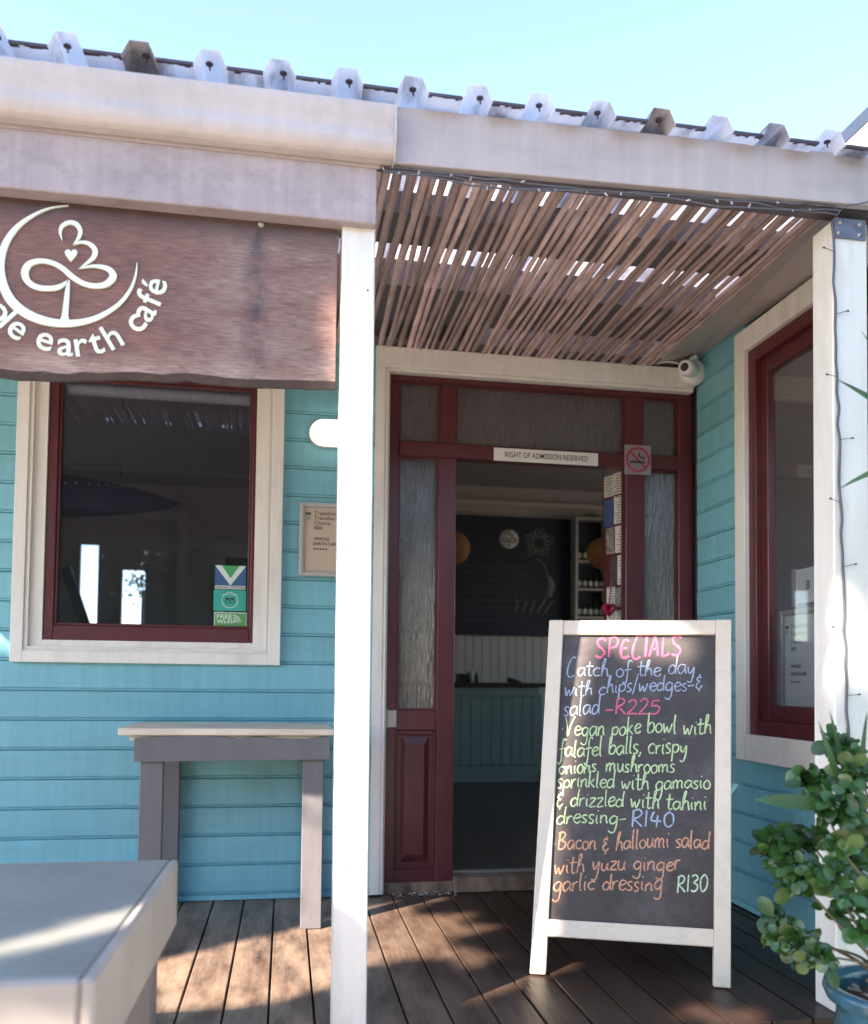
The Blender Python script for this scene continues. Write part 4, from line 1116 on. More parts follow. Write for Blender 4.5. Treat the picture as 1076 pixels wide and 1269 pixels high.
# ------------------------------------------------------------------ interior
FZ = .085
M_floor = mat('dark_interior_floor', (.075, .058, .048), .4, .3, 4, (1, .2, 1))
M_plaster = mat('interior_plaster', (.42, .39, .38), .8, .06, 3, bump=.1)
M_wood = mat('white_wainscot', (.48, .45, .42), .6, .06, 4, bump=.1)
M_greenp = mat('sage_counter_paint', (.19, .27, .235), .5, .08, 4, bump=.1)
structure('interior_floor', MB().box(-3.2, 5.0, .10, 4.7, FZ-.05, FZ), M_floor)
structure('interior_ceiling', MB().box(-3.2, 5.0, .10, 4.75, 3.02, 3.10), M_plaster)
room = Thing('interior_back_wall', 'dim plastered back wall of the cafe room with cornice and wainscot', 'wall', (1, 4.6, 0))
# openings for two rear windows
hol = [(-1.97, -1.765, 1.46, 2.29), (-1.585, -1.33, 1.46, 2.06)]
wb = MB()
xs = [-3.2, hol[0][0], hol[0][1], hol[1][0], hol[1][1], 5.0]
for a, b_ in ((xs[0], xs[1]), (xs[2], xs[3]), (xs[4], xs[5])): wb.box(a, b_, 4.62, 4.74, 0, 3.05)
for (a, b_, c_, d) in hol: wb.box(a, b_, 4.62, 4.74, 0, c_); wb.box(a, b_, 4.62, 4.74, d, 3.05)
room.part('plaster', wb, M_plaster)
for (a, b_, c_, d) in hol:
    room.part('rear_window_frame', ring(a, b_, c_, d, .02, 4.60, 4.66), M_plaster, .002)
room.part('cornice', MB().prism([(4.62, 2.86), (4.53, 2.86), (4.55, 2.82), (4.60, 2.78), (4.62, 2.76)], 'x', -3.2, 5.0), M_wood)
room.part('wall_left', MB().box(-3.3, -3.2, .1, 4.74, 0, 3.05), M_plaster)
room.part('wall_right', MB().box(5.0, 5.1, -3.0, 1.2, 0, 2.91).box(5.0, 5.1, 3.8, 4.74, 0, 3.2).box(5.0, 5.1, 1.2, 3.8, 0, .9).box(5.0, 5.1, 1.2, 3.8, 2.5, 3.2), M_plaster)  # unseen opening added in this wall to let daylight into the room
x = .80
while x < 3.6:
    room.part('wainscot_board', MB().box(x, x+.086, 4.585, 4.618, .09, 1.475), M_wood, .003); x += .09
room.part('doorcase', MB().box(-1.06, -.97, 4.59, 4.62, .1, 2.62).box(-1.60, -1.06, 4.59, 4.62, 2.53, 2.62), M_wood)
room.part('wall_opening', MB().box(-.70, -.25, 4.60, 4.62, 1.35, 2.33), M_wood)
room.part('recess_shade_panel', MB().box(-.60, -.33, 4.592, 4.602, 1.42, 2.19), M_black)  # flat black panel stands for the shade inside the opening
bshv, bshf = [], []
random.seed(55)
for j in range(260):
    p = Vector((random.gauss(-1.47, .09), random.uniform(5.0, 5.3), random.gauss(1.98, .09)))
    s_ = random.uniform(.012, .028); u = Vector((random.gauss(0, 1), random.gauss(0, 1), random.gauss(0, 1))).normalized(); w = u.orthogonal().normalized()
    k = len(bshv); bshv += [p-u*s_, p+w*s_*.6, p+u*s_, p-w*s_*.6]; bshf.append((k, k+1, k+2, k+3))
rb_ = Thing('rear_shrub', 'small shrub outside the rear window, seen through the left window', 'shrub', (-1.47, 5.15, GZ))
rb_.part('stem', MB().tube([(-1.47, 5.15, GZ), (-1.45, 5.15, 1.9)], .02, 6), M_purlin)
ro_ = rb_.part('foliage', MB().add(bshv, bshf), mat('shrub_leaf', (.06, .12, .03), .5, .3, 3, bump=0, trans=.3)); ro_['kind'] = 'stuff'
# side room behind the tall window
sr = Thing('side_room_wall', 'dark inner wall of the side room seen through the tall window', 'wall', (3.6, -1, 0))
sr.part('plaster', MB().box(3.9, 4.0, -3.0, .1, 0, 2.91), M_plaster)
sr.part('front_partition', MB().box(2.13, 5.0, -2.7, -2.6, 0, .8).box(2.13, 5.0, -2.7, -2.6, 2.6, 2.91), M_plaster)  # wide unseen gap added between the strips to brighten the side room
sr.part('rear_partition', MB().box(2.165, 5.0, .06, .10, 0, 2.91), M_plaster)
sr.part('ceiling', MB().box(2.165, 5.0, -2.7, .1, 2.92, 3.0), M_plaster)
sr.part('skirting', MB().box(3.87, 3.9, -2.6, .06, 0, .2), M_wood)
structure('side_room_floor', MB().box(2.13, 5.0, -2.7, .1, -.1, FZ), M_floor)

wbd = Thing('menu_blackboard', 'large dark menu blackboard with a chalk flower and round emblem behind the counter', 'blackboard', (2, 4.55, 1.5))
M_dboard = mat('dark_blue_blackboard', (.018, .022, .034), .6, .3, 3, bump=0)
sf = wbd.part('board', MB().box(.9, 2.895, 4.545, 4.583, 1.478, 2.70), M_dboard)
M_faint = mat('faint_chalk', (.20, .21, .20), .9, .3, 20, bump=0)
wbd.part('white_disc', MB().lathe([(.0001, -.003), (.098, -.003), (.10, 0)], 28, (2.235, 4.544, 2.470), 'y'), mat('disc_white', (.62, .60, .55), .8, bump=0), 0, sf)
dm = MB()
def wpl(x, z, h): return (x, 4.540-h, z)
ribbon(dm, smooth_path([(2.235, 2.39, .012), (2.235, 2.45, .010)], 3), wpl, .001)
ribbon(dm, smooth_path([(2.235, 2.445, .010), (2.18, 2.435, .012), (2.165, 2.46, .012), (2.20, 2.475, .012), (2.26, 2.44, .012), (2.30, 2.445, .012), (2.305, 2.468, .012), (2.25, 2.472, .010)], 4), wpl, .001)
ribbon(dm, smooth_path([(2.25, 2.475, .01), (2.275, 2.50, .012), (2.245, 2.52, .012), (2.22, 2.53, .010), (2.24, 2.55, .01)], 4), wpl, .001)
wbd.part('disc_emblem', dm, M_ink, 0, sf)
fm = MB()
for k_ in range(14):
    a = 2*math.pi*k_/14; cx_, cz_ = 2.555, 2.44
    r0, r1 = .055, .15+.02*math.sin(k_*2.3)
    ribbon(fm, smooth_path([(cx_+r0*math.cos(a-.15), cz_+r0*math.sin(a-.15), .008), (cx_+.75*r1*math.cos(a-.16), cz_+.75*r1*math.sin(a-.16), .010), (cx_+r1*math.cos(a), cz_+r1*math.sin(a), .006), (cx_+.75*r1*math.cos(a+.16), cz_+.75*r1*math.sin(a+.16), .010), (cx_+r0*math.cos(a+.15), cz_+r0*math.sin(a+.15), .008)], 3), wpl, .001)
ribbon(fm, smooth_path([(2.52, 2.28, .012), (2.60, 2.22, .014), (2.66, 2.05, .012), (2.64, 1.9, .012), (2.60, 1.80, .01)], 4), wpl, .001)
ribbon(fm, smooth_path([(2.66, 2.10, .03), (2.70, 2.0, .05), (2.67, 1.88, .03)], 4), wpl, .001)
for j in range(5):
    ribbon(fm, smooth_path([(2.30+.08*j, 1.72, .012), (2.33+.085*j, 1.80, .014), (2.31+.1*j, 1.85, .008)], 4), wpl, .001)
wbd.part('chalk_flower', fm, M_faint, 0, sf)
lm = MB(); random.seed(4)
for j in range(9):
    z = 2.18-j*.07; x = 1.78
    while x < 2.4:
        w = random.uniform(.03, .1); lm.box(x, x+w, 4.542, 4.544, z, z+.012); x += w+.03
mlo = wbd.part('chalk_menu_lines', lm, mat('very_faint_chalk', (.07, .075, .08), .9, bump=0), 0, sf); mlo['kind'] = 'stuff'

shf = Thing('bottle_shelf', 'tall white-edged shelf unit of bottles right of the blackboard', 'shelf', (3.05, 4.5, 1.5))
shf.part('side_board', MB().box(2.90, 2.925, 4.40, 4.583, 1.478, 2.70), M_wood); shf.part('side_board', MB().box(3.235, 3.29, 4.40, 4.583, .9, 2.75), M_wood)
shf.part('back_board', MB().box(2.925, 3.235, 4.565, 4.583, 1.478, 2.70), M_dboard)
SHZ = (1.55, 1.80, 2.05, 2.30)
for z in (1.66, 1.95, 2.24, 2.68): shf.part('shelf_board', MB().box(2.925, 3.235, 4.40, 4.565, z, z+.018), M_wood)
M_bot = mat('dark_bottle_glass', (.03, .05, .03), .12, bump=0); M_lab = mat('bottle_label', (.5, .48, .42), .6, bump=0)
bt0 = None
for zi, z in enumerate((1.678, 1.968, 2.258)):
    for j in range(5):
        lab_ = 'small dark bottle on the %s shelf, %s from the left, behind the counter' % (('lowest', 'middle', 'upper')[zi], ('first', 'second', 'third', 'fourth', 'fifth')[j])
        x = 2.955+j*.062
        if bt0 is None:
            b_ = Thing('bottle', lab_, 'bottle', (x, 4.47, z), 'bottles on the back shelves')
            b1 = b_.part('glass_body', MB().lathe([(.0001, z), (.022, z), (.023, z+.10), (.01, z+.13), (.009, z+.17), (.0001, z+.17)], 10, (x, 4.47, 0)), M_bot)
            b2 = b_.part('paper_label', MB().lathe([(.0235, z+.03), (.0238, z+.08)], 10, (x, 4.47, 0)), M_lab)
            bt0 = (b_.o, b1, b2)
        else:
            r_ = bt0[0].copy(); COL.objects.link(r_); r_.location = (x, 4.47, z); r_['label'] = lab_
            for c_ in bt0[1:]:
                d_ = c_.copy(); COL.objects.link(d_); d_.parent = r_

ctr = Thing('service_counter', 'sage green panelled service counter with a dark top inside the doorway', 'counter', (1.7, 3.8, FZ))
ctr.part('counter_top', MB().box(.6, 2.42, 3.66, 4.25, .955, .995), mat('dark_counter_top', (.035, .025, .022), .35, bump=.1), .004)
x = .62
while x < 2.30:
    ctr.part('panel_board', MB().box(x, x+.092, 3.715, 3.735, .24, .90), M_greenp, .003); x += .096
ctr.part('top_rail', MB().box(.62, 2.31, 3.70, 3.735, .872, .955), M_greenp, .003)
ctr.part('skirting_board', MB().box(.62, 2.31, 3.695, 3.735, FZ, .235), M_greenp, .004)
ctr.part('carcass', MB().box(.62, 2.31, 3.737, 4.2, FZ, .954), M_purlin)
cad = Thing('condiment_caddy', 'small dark caddy of jars at the left of the counter top', 'caddy', (1.68, 3.80, .995))
cad.part('box', MB().box(1.555, 1.64, 3.76, 3.88, .996, 1.075), M_black, .003)
for j, (xx, hh) in enumerate(((1.665, .10), (1.70, .115), (1.74, .09))):
    j0 = cad.part('jar', MB().lathe([(.0001, .996), (.018, .996), (.018, .996+hh*.7), (.011, .996+hh*.8), (.011, .996+hh), (.0001, .996+hh)], 10, (xx, 3.80, 0)), M_bot if j != 1 else M_lab)
tl = Thing('card_reader', 'small black device lying on the right of the counter top', 'device', (2.10, 3.8, .996))
tl.part('body', MB().add([(2.04, 3.76, .997), (2.16, 3.76, .997), (2.16, 3.84, .997), (2.04, 3.84, .997), (2.04, 3.76, 1.045), (2.16, 3.76, 1.01), (2.16, 3.84, 1.01), (2.04, 3.84, 1.045)],
     [(0, 3, 2, 1), (4, 5, 6, 7), (0, 1, 5, 4), (1, 2, 6, 5), (2, 3, 7, 6), (3, 0, 4, 7)]), M_black, .003)
# a tall brown screen edge just inside, behind the A-board
M_wick = mat('woven_lamp_shade', (.50, .27, .13), .8, .35, 60, bump=.8, bscale=120, trans=.35)
for (cx_, lab) in ((1.128, 'round woven pendant lamp inside, half hidden by the left door mullion'), (2.212, 'round woven pendant lamp inside, next to the flyers')):
    g_ = Thing('pendant_lamp', lab, 'pendant lamp', (cx_, 1.8, 1.92), 'woven globe pendants in the cafe')
    cx_ += 0
    g_.part('globe_shade', MB().ell((cx_, 1.8, 1.922), (.115, .115, .115), 20, 12), M_wick)
    g_.part('cord', MB().tube([(cx_, 1.8, 2.035), (cx_, 1.8, 3.03)], .003, 6), M_black)
# dark blue panel behind the left window, made up for an umbrella's reflection
M_navy = mat('navy_gloss', (.02, .035, .14), .3, .2, 3, bump=0, dirt=(.03, .06, .10), dirt_amt=.5)
sb = MB(); n = 24; v = []
for j in range(n+1):
    t = j/n; x = -2.35+t*1.58; h = .16*math.sin(math.pi*min(1, .38+.62*t))**.8 if t < 1 else 0
    h = .17*(1-((t-.2)/.8)**2)**.75 if t > .2 else .17
    cz = 2.32-.05*t
    v += [(x, 2.44, cz+h), (x, 2.40, cz+h*.5), (x, 2.40, cz-h*.5), (x, 2.44, cz-h)]
sb.add(v, [(4*j+a, 4*j+a+1, 4*j+a+5, 4*j+a+4) for j in range(n) for a in range(3)]+[(4*j+3, 4*j, 4*j+4, 4*j+7) for j in range(n)], True)
sbt = Thing('umbrella_reflection_shape', 'dark blue pointed shape behind the left window, in place of a reflected umbrella', 'board', (-1.5, 2.44, 2.3))
sbo = sbt.part('shape_shell', sb, M_navy)
random.seed(8)
for j in range(16):
    xx = -1.95+.065*j+random.uniform(-.02, .02)
    sbt.part('pale_mark', MB().obox((xx, 2.39, 2.37+random.uniform(-.02, .02)), (random.uniform(.008, .025), 0, 0), (0, .012, 0), (0, 0, random.uniform(.008, .016))), M_lab, 0, sbo)
for xx in (-2.0, -1.2): sbt.part('cord', MB().tube([(xx, 2.44, 2.45), (xx, 2.44, 3.03)], .003, 6), M_black)
ch_ = Thing('leaning_prop', 'dark slanting timber prop standing before the rear window', 'prop', (-1.35, 4.4, FZ))
ch_.part('shaft', MB().bar((-1.35, 4.4, FZ), (-2.03, 4.4, 2.02), .09, .04, (0, 1, 0)), M_purlin)

# ------------------------------------------------------------------ neighbouring gable above the side room
nb_ = Thing('side_wing_eave', 'dark-edged eave of the side wing rising behind the right end of the porch roof', 'roof', (2.3, -1.0, 2.9))
nb_.part('roof_edge', MB().box(2.10, 2.9, -3.2, .6, 3.104, 3.158), mat('dark_blue_roof_edge', (.035, .05, .085), .5))
nb_.part('eave_board', MB().box(2.103, 2.13, -3.2, .6, 2.70, 3.103), M_fascia)
nb_.part('upper_wall', MB().box(2.131, 2.16, -3.2, .6, 2.655, 3.1), M_white)

# ------------------------------------------------------------------ plants in the pot
M_leaf = mat('glossy_round_leaf', (.034, .092, .020), .20, .35, 9, bump=.15, rand=.5, trans=.2, spec=.6, dirt=(.10, .14, .035), dirt_amt=.35, dirt_scale=2.2)
M_blade = mat('yucca_blade', (.05, .105, .030), .4, .25, 10, bump=.1, rand=.25, trans=.15)
M_stem = mat('brown_green_stem', (.11, .09, .05), .6)
M_pot = mat('blue_glazed_pot', (.028, .10, .15), .2, .25, 8, bump=.1, dirt=(.02, .05, .07), dirt_amt=.7, dirt_scale=6, coat=.4)
M_soil = mat('soil_and_chips', (.10, .07, .05), .9, .5, 40, bump=.8)
PC = Vector((1.505, -2.125, 0))
pot = Thing('plant_pot', 'blue glazed pot at the lower right in front of the post', 'pot', (PC.x, PC.y, GZ))
pot.part('pot_body', MB().lathe([(.0001, GZ), (.10, GZ), (.115, GZ+.02), (.145, GZ+.20), (.155, GZ+.36), (.148, .19), (.150, .215), (.172, .225), (.180, .245), (.176, .262), (.160, .262), (.150, .24), (.145, .20)], 36, (PC.x, PC.y, 0)), M_pot)
pot.part('soil', MB().lathe([(.0001, .222), (.08, .220), (.149, .212)], 24, (PC.x, PC.y, 0)), M_soil)
M_chip = mat('bark_chip', (.42, .33, .25), .8, .2, rand=.3)
random.seed(12)
for j in range(34):
    a = random.uniform(0, 6.28); r = .13*math.sqrt(random.random()); l = random.uniform(.015, .035)
    p = PC+Vector((r*math.cos(a), r*math.sin(a), .228+random.uniform(0, .008))); d = Vector((random.uniform(-1, 1), random.uniform(-1, 1), random.uniform(-.1, .35))).normalized()
    pot.part('bark_chip', MB().bar(p, p+d*l, random.uniform(.008, .014), .004), M_chip)

def leaf_mb(k=0):
    """one fleshy leaf, base at origin, growing along +x; folded a little along its midrib"""
    m_ = MB(); wd_ = (.41, .35, .45)[k]; tipx = (1.0, 1.10, .96)[k]
    st = [(0, .06), (.14, .52), (.36, .93), (.6, 1.0), (.82, .76), (.94, .42), (1.0, .08)]
    v = []
    for x, y in st:
        w_ = wd_*y; dr = -.12*x*x
        v += [(x*tipx, w_, .20*w_+dr+.015*math.sin(9*x+k)), (x*tipx, 0, dr), (x*tipx, -w_, .20*w_+dr-.015*math.sin(8*x))]
    q = [(3*j+a, 3*j+a+1, 3*j+a+4, 3*j+a+3) for j in range(6) for a in (0, 1)]
    m_.add(v, [f_[::-1] for f_ in q], True)
    m_.add([(x, y*.97, z-.035) for x, y, z in v], q, True)
    return m_
bush = Thing('round_leaved_plant', 'bushy potted plant with glossy round green leaves at the lower right', 'plant', (PC.x, PC.y, .22))
random.seed(33)
HUBS = [
(1.254, -2.0, 0.584, 0.055, 22),
(1.267, -2.05, 0.523, 0.06, 22),
(1.366, -1.95, 0.594, 0.05, 16),
(1.252, -2.0, 0.38, 0.05, 18),
(1.258, -2.08, 0.363, 0.055, 18),
(1.266, -2.15, 0.355, 0.04, 12),
(1.375, -1.98, 0.745, 0.05, 16),
(1.439, -2.0, 0.831, 0.05, 18),
(1.413, -2.1, 0.779, 0.06, 20),
(1.335, -2.1, 0.7, 0.055, 18),
(1.365, -2.15, 0.688, 0.06, 18),
(1.375, -2.12, 0.575, 0.06, 20),
(1.289, -2.15, 0.545, 0.045, 14),
(1.348, -2.2, 0.498, 0.06, 18),
(1.352, -2.2, 0.432, 0.035, 8),
(1.287, -2.2, 0.621, 0.04, 8),
(1.343, -2.1, 0.444, 0.03, 4),
(1.467, -2.1, 0.599, 0.06, 12),
(1.506, -2.05, 0.773, 0.06, 12)]
leaf0 = None; nleaf = 0; leafs = []
for hi, (hx, hy, hz, hr, nl) in enumerate(HUBS):
    H = Vector((hx, hy, hz)); base = PC+Vector((random.uniform(-.06, .06), random.uniform(-.06, .06), .22))
    mid = base.lerp(H, .5)+Vector((random.uniform(-.03, .03), random.uniform(-.02, .02), .05))
    sp_ = smooth_path([tuple(base), tuple(base.lerp(mid, .5)+Vector((.01, 0, .02))), tuple(mid), tuple(H)], 4)
    bush.part('stem', MB().tube(sp_, [.006-.004*i_/len(sp_) for i_ in range(len(sp_))], 6), M_stem)
    for j in range(nl):
        d = Vector((random.gauss(0, 1), random.gauss(0, 1), random.gauss(.15, .8))).normalized()
        p = H+d*hr*random.uniform(.1, .85)
        ax = (d*.6+Vector((random.gauss(0, .7), random.gauss(0, .35), random.gauss(-.1, .6)))).normalized()
        nz_ = Vector((-.3+random.gauss(0, .35), -1.0, .9+random.gauss(0, .35))); ay_ = nz_.cross(ax).normalized(); az_ = ax.cross(ay_)
        q = Matrix((ax, ay_, az_)).transposed().to_quaternion(); e = q.to_euler(); 
        s_ = random.choice((random.uniform(.024, .034), random.uniform(.034, .052), random.uniform(.034, .048)))
        loc = p-Vector(bush.base)
        rot_ = (q @ __import__('mathutils').Quaternion((1, 0, 0), random.uniform(-.5, .5))).to_euler()
        if leaf0 is None:
            for k_ in range(3):
                leaf0 = mesh_obj('leaf', leaf_mb(k_), M_leaf, bush.o); leaf0.location = loc+Vector((.02*k_, 0, .02*k_)); leaf0.rotation_euler = rot_; leaf0.scale = (s_, s_, s_)
                leafs.append(leaf0)
        else:
            share(random.choice(leafs), 'leaf', bush.o, loc, rot_, (s_, s_*random.uniform(.85, 1.15), s_))
        nleaf += 1
        if nleaf < 0: break

# the crowded small leaves inside each clump, past counting
fillv = MB()
lmb = leaf_mb(0)
for (hx, hy, hz, hr, nl) in HUBS:
    for j in range(int(nl*2.6)):
        d = Vector((random.gauss(0, 1), random.gauss(0, 1), random.gauss(.1, .8))).normalized()
        p = Vector((hx, hy, hz))+d*hr*random.uniform(.1, 1.0)
        ax = Vector((random.gauss(0, 1), random.gauss(0, .6), random.gauss(0, .8))).normalized()
        nz_ = Vector((-.3+random.gauss(0, .5), -.8, .8+random.gauss(0, .5))); ay_ = nz_.cross(ax).normalized(); az_ = ax.cross(ay_)
        s_ = random.uniform(.020, .038)
        fillv.add([p+(ax*a+ay_*b+az_*c_)*s_ for a, b, c_ in lmb.v], lmb.f, True)
fo_ = bush.part('small_leaves', fillv, M_leaf); fo_['kind'] = 'stuff'

yuc = Thing('spiky_potted_plant', 'tall cane plant with narrow pointed blades reaching in from the right edge', 'plant', (PC.x+.03, PC.y, .22))
YC = Vector((1.665, -2.10, 1.60))
yuc.part('cane', MB().tube(smooth_path([(PC.x+.03, PC.y-.01, .2), (PC.x+.04, PC.y, .55), (PC.x+.09, PC.y, 1.0), tuple(YC)], 5), .017, 10), mat('beige_cane', (.36, .28, .19), .7, .25, 20, (1, 1, 3)))
def blade(P0, D, L, w, droop=.25, face=(0, 0, 1)):
    D = Vector(D).normalized(); side_ = D.cross(Vector(face)); side_ = side_.normalized() if side_.length > .1 else Vector((1, 0, 0))
    m_ = MB(); v = []; n = 7
    for j in range(n+1):
        t = j/n; p = P0+D*L*t+Vector((0, 0, -droop*L*t*t)); ww = w*(math.sin(math.pi*min(1, .22+.78*t))**.8 if t < 1 else .02)/2
        nrm = Vector((0, 0, .25*ww))
        v += [p-side_*ww+nrm, p, p+side_*ww+nrm]
    m_.add(v, [(3*j+a, 3*j+a+1, 3*j+a+4, 3*j+a+3) for j in range(n) for a in (0, 1)], True)
    return m_
random.seed(17)
for j in range(34):
    a = random.uniform(0, 6.28); el = random.uniform(-.5, 1.2)
    if math.cos(a) < .15: continue
    yuc.part('blade_leaf', blade(YC+Vector((0, 0, random.uniform(-.12, .05))), (math.cos(a)*math.cos(el), math.sin(a)*math.cos(el), math.sin(el)), random.uniform(.25, .36), .028), M_blade)
def tb(tip, w=.030, root=None, droop=.1):
    tip = Vector(tip); root = Vector(root) if root else YC
    d = tip-root
    yuc.part('blade_leaf', blade(root, d+Vector((0, 0, droop*d.length)), d.length, w*1.15, droop, (.2, -1, .45)), M_blade)
for tip, w, root, dr in [((1.402, -2.0, 1.834), 0.034, None, 0.12),
 ((1.446, -2.05, 1.959), 0.026, None, 0.1),
 ((1.446, -2.0, 1.521), 0.022, None, 0.25),
 ((1.367, -2.05, 0.938), 0.02, (1.437, -2.05, 0.671), 0.0),
 ((1.302, -2.1, 0.913), 0.022, (1.379, -2.1, 0.7), 0.0),
 ((1.451, -2.0, 0.894), 0.016, (1.419, -2.05, 0.692), 0),
 ((1.116, -2.12, 0.722), 0.034, (1.313, -2.1, 0.701), 0.03),
 ((1.437, -2.1, 0.94), 0.02, (1.437, -2.05, 0.671), 0)]: tb(tip, w, root, dr)

# ------------------------------------------------------------------ street side behind the camera (lights, shades and mirrors the porch)
M_tleaf = mat('tree_leaf', (.05, .11, .025), .5, .3, 3, bump=0, trans=.3)
M_bark2 = mat('tree_bark', (.12, .09, .07), .9, .3, 8, bump=.6)
M_wall2 = mat('street_wall_render', (.20, .18, .17), .8, .08, 2)
# gaps cut through the crown along the sun, aimed at these porch points, with radius
GAPS = [
(Vector((-0.436,-0.892,0.000)),0.035), (Vector((-0.419,-1.010,0.000)),0.035), (Vector((-0.381,-0.853,0.000)),0.035), (Vector((-0.366,-0.974,0.000)),0.035), (Vector((-0.352,-1.087,0.000)),0.035), (Vector((-0.339,-1.191,0.000)),0.035), (Vector((-0.325,-0.813,0.000)),0.035), (Vector((-0.312,-0.938,0.000)),0.035), (Vector((-0.299,-1.053,0.000)),0.035), (Vector((-0.277,-1.260,0.000)),0.035), (Vector((-0.267,-0.772,0.000)),0.035), (Vector((-0.256,-0.900,0.000)),0.035), (Vector((-0.245,-1.019,0.000)),0.035), (Vector((-0.236,-1.129,0.000)),0.035), (Vector((-0.227,-1.231,0.000)),0.035), (Vector((-0.207,-0.730,0.000)),0.035), (Vector((-0.198,-0.862,0.000)),0.035), (Vector((-0.175,-1.201,0.000)),0.035), (Vector((-0.145,-0.686,0.000)),0.035), (Vector((-0.138,-0.822,0.000)),0.035), (Vector((-0.132,-0.947,0.000)),0.035), (Vector((-0.126,-1.063,0.000)),0.035), (Vector((-0.121,-1.170,0.000)),0.035), (Vector((-0.116,-1.270,0.000)),0.035), (Vector((-0.081,-0.640,0.000)),0.035), (Vector((-0.077,-0.780,0.000)),0.035), (Vector((-0.069,-1.028,0.000)),0.035), (Vector((-0.066,-1.139,0.000)),0.035), (Vector((-0.063,-1.241,0.000)),0.035), (Vector((-0.014,-0.594,0.000)),0.035), (Vector((-0.013,-0.738,0.000)),0.035), (Vector((-0.012,-0.870,0.000)),0.035), (Vector((-0.011,-0.993,0.000)),0.035), (Vector((-0.010,-1.106,0.000)),0.035), (Vector((-0.009,-1.211,0.000)),0.035), (Vector((0.054,-0.545,0.000)),0.035), (Vector((0.053,-0.694,0.000)),0.035), (Vector((0.051,-0.830,0.000)),0.035), (Vector((0.050,-0.956,0.000)),0.035), (Vector((0.048,-1.180,0.000)),0.035), (Vector((0.126,-0.495,0.000)),0.035), (Vector((0.121,-0.648,0.000)),0.035), (Vector((0.117,-0.789,0.000)),0.035), (Vector((0.113,-0.918,0.000)),0.035), (Vector((0.109,-1.038,0.000)),0.035), (Vector((0.106,-1.148,0.000)),0.035), (Vector((0.199,-0.442,0.000)),0.035), (Vector((0.191,-0.601,0.000)),0.035), (Vector((0.184,-0.746,0.000)),0.035), (Vector((0.177,-0.879,0.000)),0.035), (Vector((0.171,-1.002,0.000)),0.035), (Vector((0.165,-1.116,0.000)),0.035), (Vector((0.419,-0.248,0.000)),0.060), (Vector((0.462,-0.470,0.000)),0.090), (Vector((0.535,-0.651,0.000)),0.100), (Vector((0.418,-0.821,0.000)),0.080), (Vector((0.705,-0.440,0.000)),0.050), (Vector((0.579,-0.862,0.000)),0.050), (Vector((0.795,-1.141,0.000)),0.030), (Vector((1.024,-0.970,0.000)),0.025), (Vector((0.813,-0.575,0.000)),0.030), (Vector((0.692,-0.971,0.000)),0.030), (Vector((0.881,-1.042,0.000)),0.030), (Vector((1.243,-1.549,0.000)),0.030), (Vector((1.368,-1.611,0.000)),0.030), (Vector((-0.425,-2.497,0.550)),0.035), (Vector((-0.376,-2.433,0.550)),0.035), (Vector((-0.321,-2.368,0.550)),0.035), (Vector((-0.275,-2.301,0.550)),0.035), (Vector((1.717,-1.620,1.289)),0.010), (Vector((1.708,-1.620,1.213)),0.020), (Vector((1.699,-1.620,1.137)),0.020), (Vector((1.748,-1.620,1.096)),0.020), (Vector((1.681,-1.620,1.049)),0.010), (Vector((1.659,-1.620,0.974)),0.000), (Vector((0.172,-1.620,2.022)),0.045), (Vector((0.173,-1.620,1.952)),0.045), (Vector((0.174,-1.620,1.882)),0.045), (Vector((0.175,-1.620,1.812)),0.045), (Vector((0.176,-1.620,1.742)),0.045), (Vector((0.177,-1.620,1.672)),0.045), (Vector((0.178,-1.620,1.603)),0.045), (Vector((0.179,-1.620,1.534)),0.045), (Vector((0.180,-1.620,1.464)),0.045), (Vector((0.181,-1.620,1.396)),0.045), (Vector((0.182,-1.620,1.327)),0.045), (Vector((0.183,-1.620,1.258)),0.045), (Vector((0.184,-1.620,1.190)),0.045), (Vector((0.185,-1.620,1.121)),0.045), (Vector((0.186,-1.620,1.053)),0.045), (Vector((0.187,-1.620,0.985)),0.045), (Vector((0.188,-1.620,0.917)),0.045), (Vector((0.189,-1.620,0.849)),0.045), (Vector((0.190,-1.620,0.782)),0.045), (Vector((0.191,-1.620,0.714)),0.045), (Vector((0.192,-1.620,0.647)),0.045), (Vector((0.193,-1.620,0.580)),0.045), (Vector((0.194,-1.620,0.513)),0.045), (Vector((0.195,-1.620,0.446)),0.045), (Vector((0.110,-0.500,0.536)),0.030), (Vector((0.111,-0.500,0.455)),0.030), (Vector((0.113,-0.500,0.375)),0.030), (Vector((0.114,-0.500,0.294)),0.030), (Vector((0.115,-0.500,0.213)),0.030), (Vector((0.117,-0.500,0.133)),0.030), (Vector((0.118,-0.500,0.053)),0.030), (Vector((1.282,-1.023,1.155)),0.050), (Vector((1.416,-1.077,1.140)),0.040), (Vector((0.964,-0.952,0.957)),0.030), (Vector((0.873,-1.120,0.094)),0.040), (Vector((0.944,-0.999,0.723)),0.020), (Vector((1.204,-0.982,1.206)),0.030), (Vector((1.043,-0.967,1.018)),0.025)]
S = -TRAVEL
def in_gap(p):
    for (g, r) in GAPS:
        w = p-g; t = w.dot(S)
        if (w-S*t).length < r+.045: return True
    return False
def in_gap_wide(p):
    for (g, r) in GAPS:
        w = p-g; t = w.dot(S)
        if (w-S*t).length < r+.16: return True
    return False
tree = Thing('unseen_shade_tree', 'large unseen leafy tree on the street side, crown cut to dapple the porch', 'tree', (-5.6, -5.4, GZ))
tree.part('trunk', MB().tube([(-5.6, -5.4, GZ), (-5.5, -5.4, 1.2), (-5.7, -5.3, 2.6), (-5.6, -5.2, 4.2)], [.26, .2, .17, .1], 12), M_bark2)
random.seed(101)
C0 = Vector((.2, -1.2, 1.1))+S*8.2
e1 = Vector((0, 0, 1)).cross(S).normalized(); e2 = S.cross(e1).normalized()
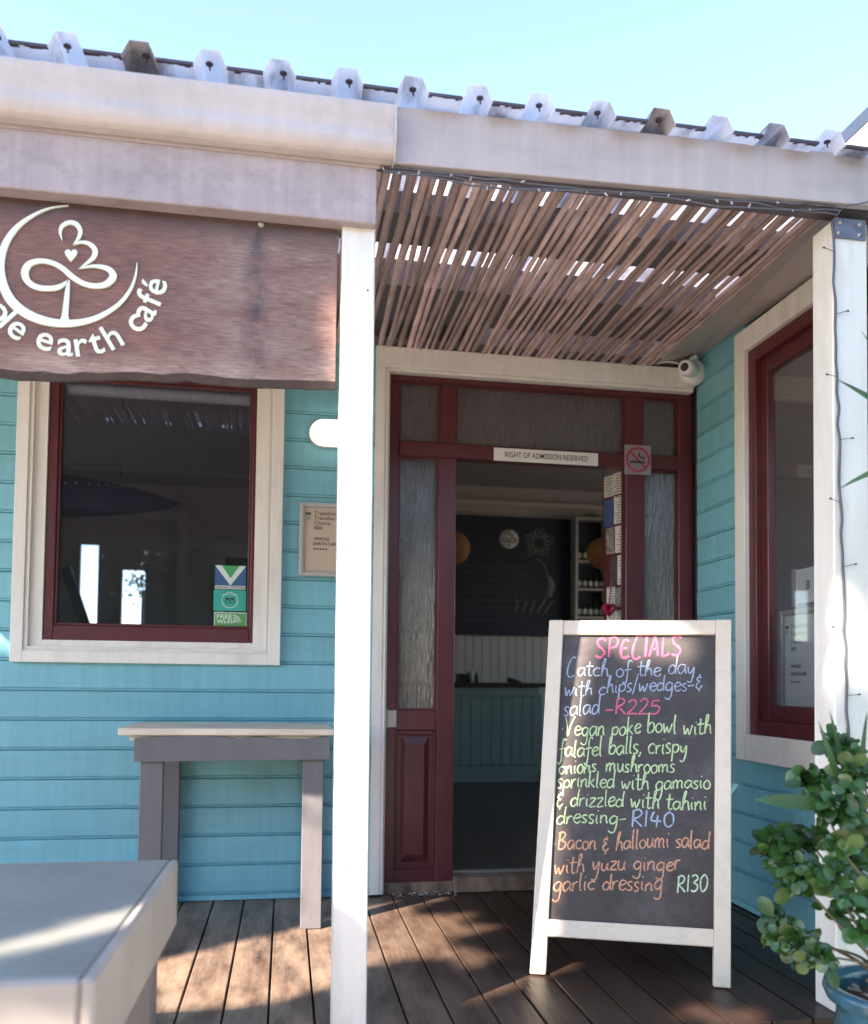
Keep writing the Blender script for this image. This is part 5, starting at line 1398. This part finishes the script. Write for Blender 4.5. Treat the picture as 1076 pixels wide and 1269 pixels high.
for j in range(14):
    q = C0+e1*random.uniform(-3, 3)+e2*random.uniform(-2, 2)
    if any(in_gap_wide(Vector((-5.6, -5.2, 3.6)).lerp(q, t_/12)) for t_ in range(13)): continue
    tree.part('limb', MB().tube([(-5.6, -5.2, 3.6), tuple((Vector((-5.6, -5.2, 3.6)).lerp(q, .5))+Vector((0, 0, .3))), tuple(q)], [.08, .05, .015], 6), M_bark2)
vs, fs = [], []
NL = 80000
for j in range(NL):
    t_ = random.uniform(0, 6.2832); q_ = math.sqrt(random.random()); a = 4.3*q_*math.cos(t_); b_ = 2.5*q_*math.sin(t_); c_ = random.uniform(-.9, .9)*(1.1-q_*.6)
    p = C0+e1*a+e2*b_+S*c_
    p = p+Vector((.18*math.sin(p.z*3+p.x), .18*math.sin(p.x*4), 0))
    t_ = (-1.6-p.y)/TRAVEL.y; hx_, hz_ = p.x+TRAVEL.x*t_, p.z+TRAVEL.z*t_
    if hz_ > 3.0 or hz_ < -.75 or (hz_ < -.2 and not (-.9 < hx_ < 2.5)): continue   # crown cut off here to let sun onto the roof and the yard
    if in_gap(p): continue
    s_ = random.uniform(.055, .095)
    u = Vector((random.gauss(0, 1), random.gauss(0, 1), random.gauss(0, .6))).normalized(); w = u.orthogonal().normalized()
    k = len(vs); vs += [p-u*s_, p+w*s_*.5, p+u*s_, p-w*s_*.5]; fs.append((k, k+1, k+2, k+3))
fo = tree.part('foliage', MB().add(vs, fs), M_tleaf); fo['kind'] = 'stuff'
hedge = Thing('street_hedge', 'dense dark green hedge across the street behind the viewer', 'hedge', (0, -13, GZ))
vs, fs = [], []
for j in range(16000):
    p = Vector((random.uniform(-9, 10), -13+random.gauss(0, .5), GZ+random.uniform(0, 4.6)))
    s_ = random.uniform(.1, .22); u = Vector((random.gauss(0, 1), random.gauss(0, 1), random.gauss(0, 1))).normalized(); w = u.orthogonal().normalized()
    k = len(vs); vs += [p-u*s_, p+w*s_*.6, p+u*s_, p-w*s_*.6]; fs.append((k, k+1, k+2, k+3))
ho = hedge.part('foliage', MB().add(vs, fs), M_tleaf); ho['kind'] = 'stuff'
hw = Thing('street_building', 'plain rendered building with a dark roof across the street behind the viewer', 'building', (4, -17, GZ))
hw.part('wall', MB().box(-8, 12, -18, -16, GZ, 4.2), M_wall2)
hw.part('roof', MB().prism([(-18.4, 4.2), (-15.6, 4.2), (-17, 5.6)], 'x', -8.3, 12.3), M_purlin)
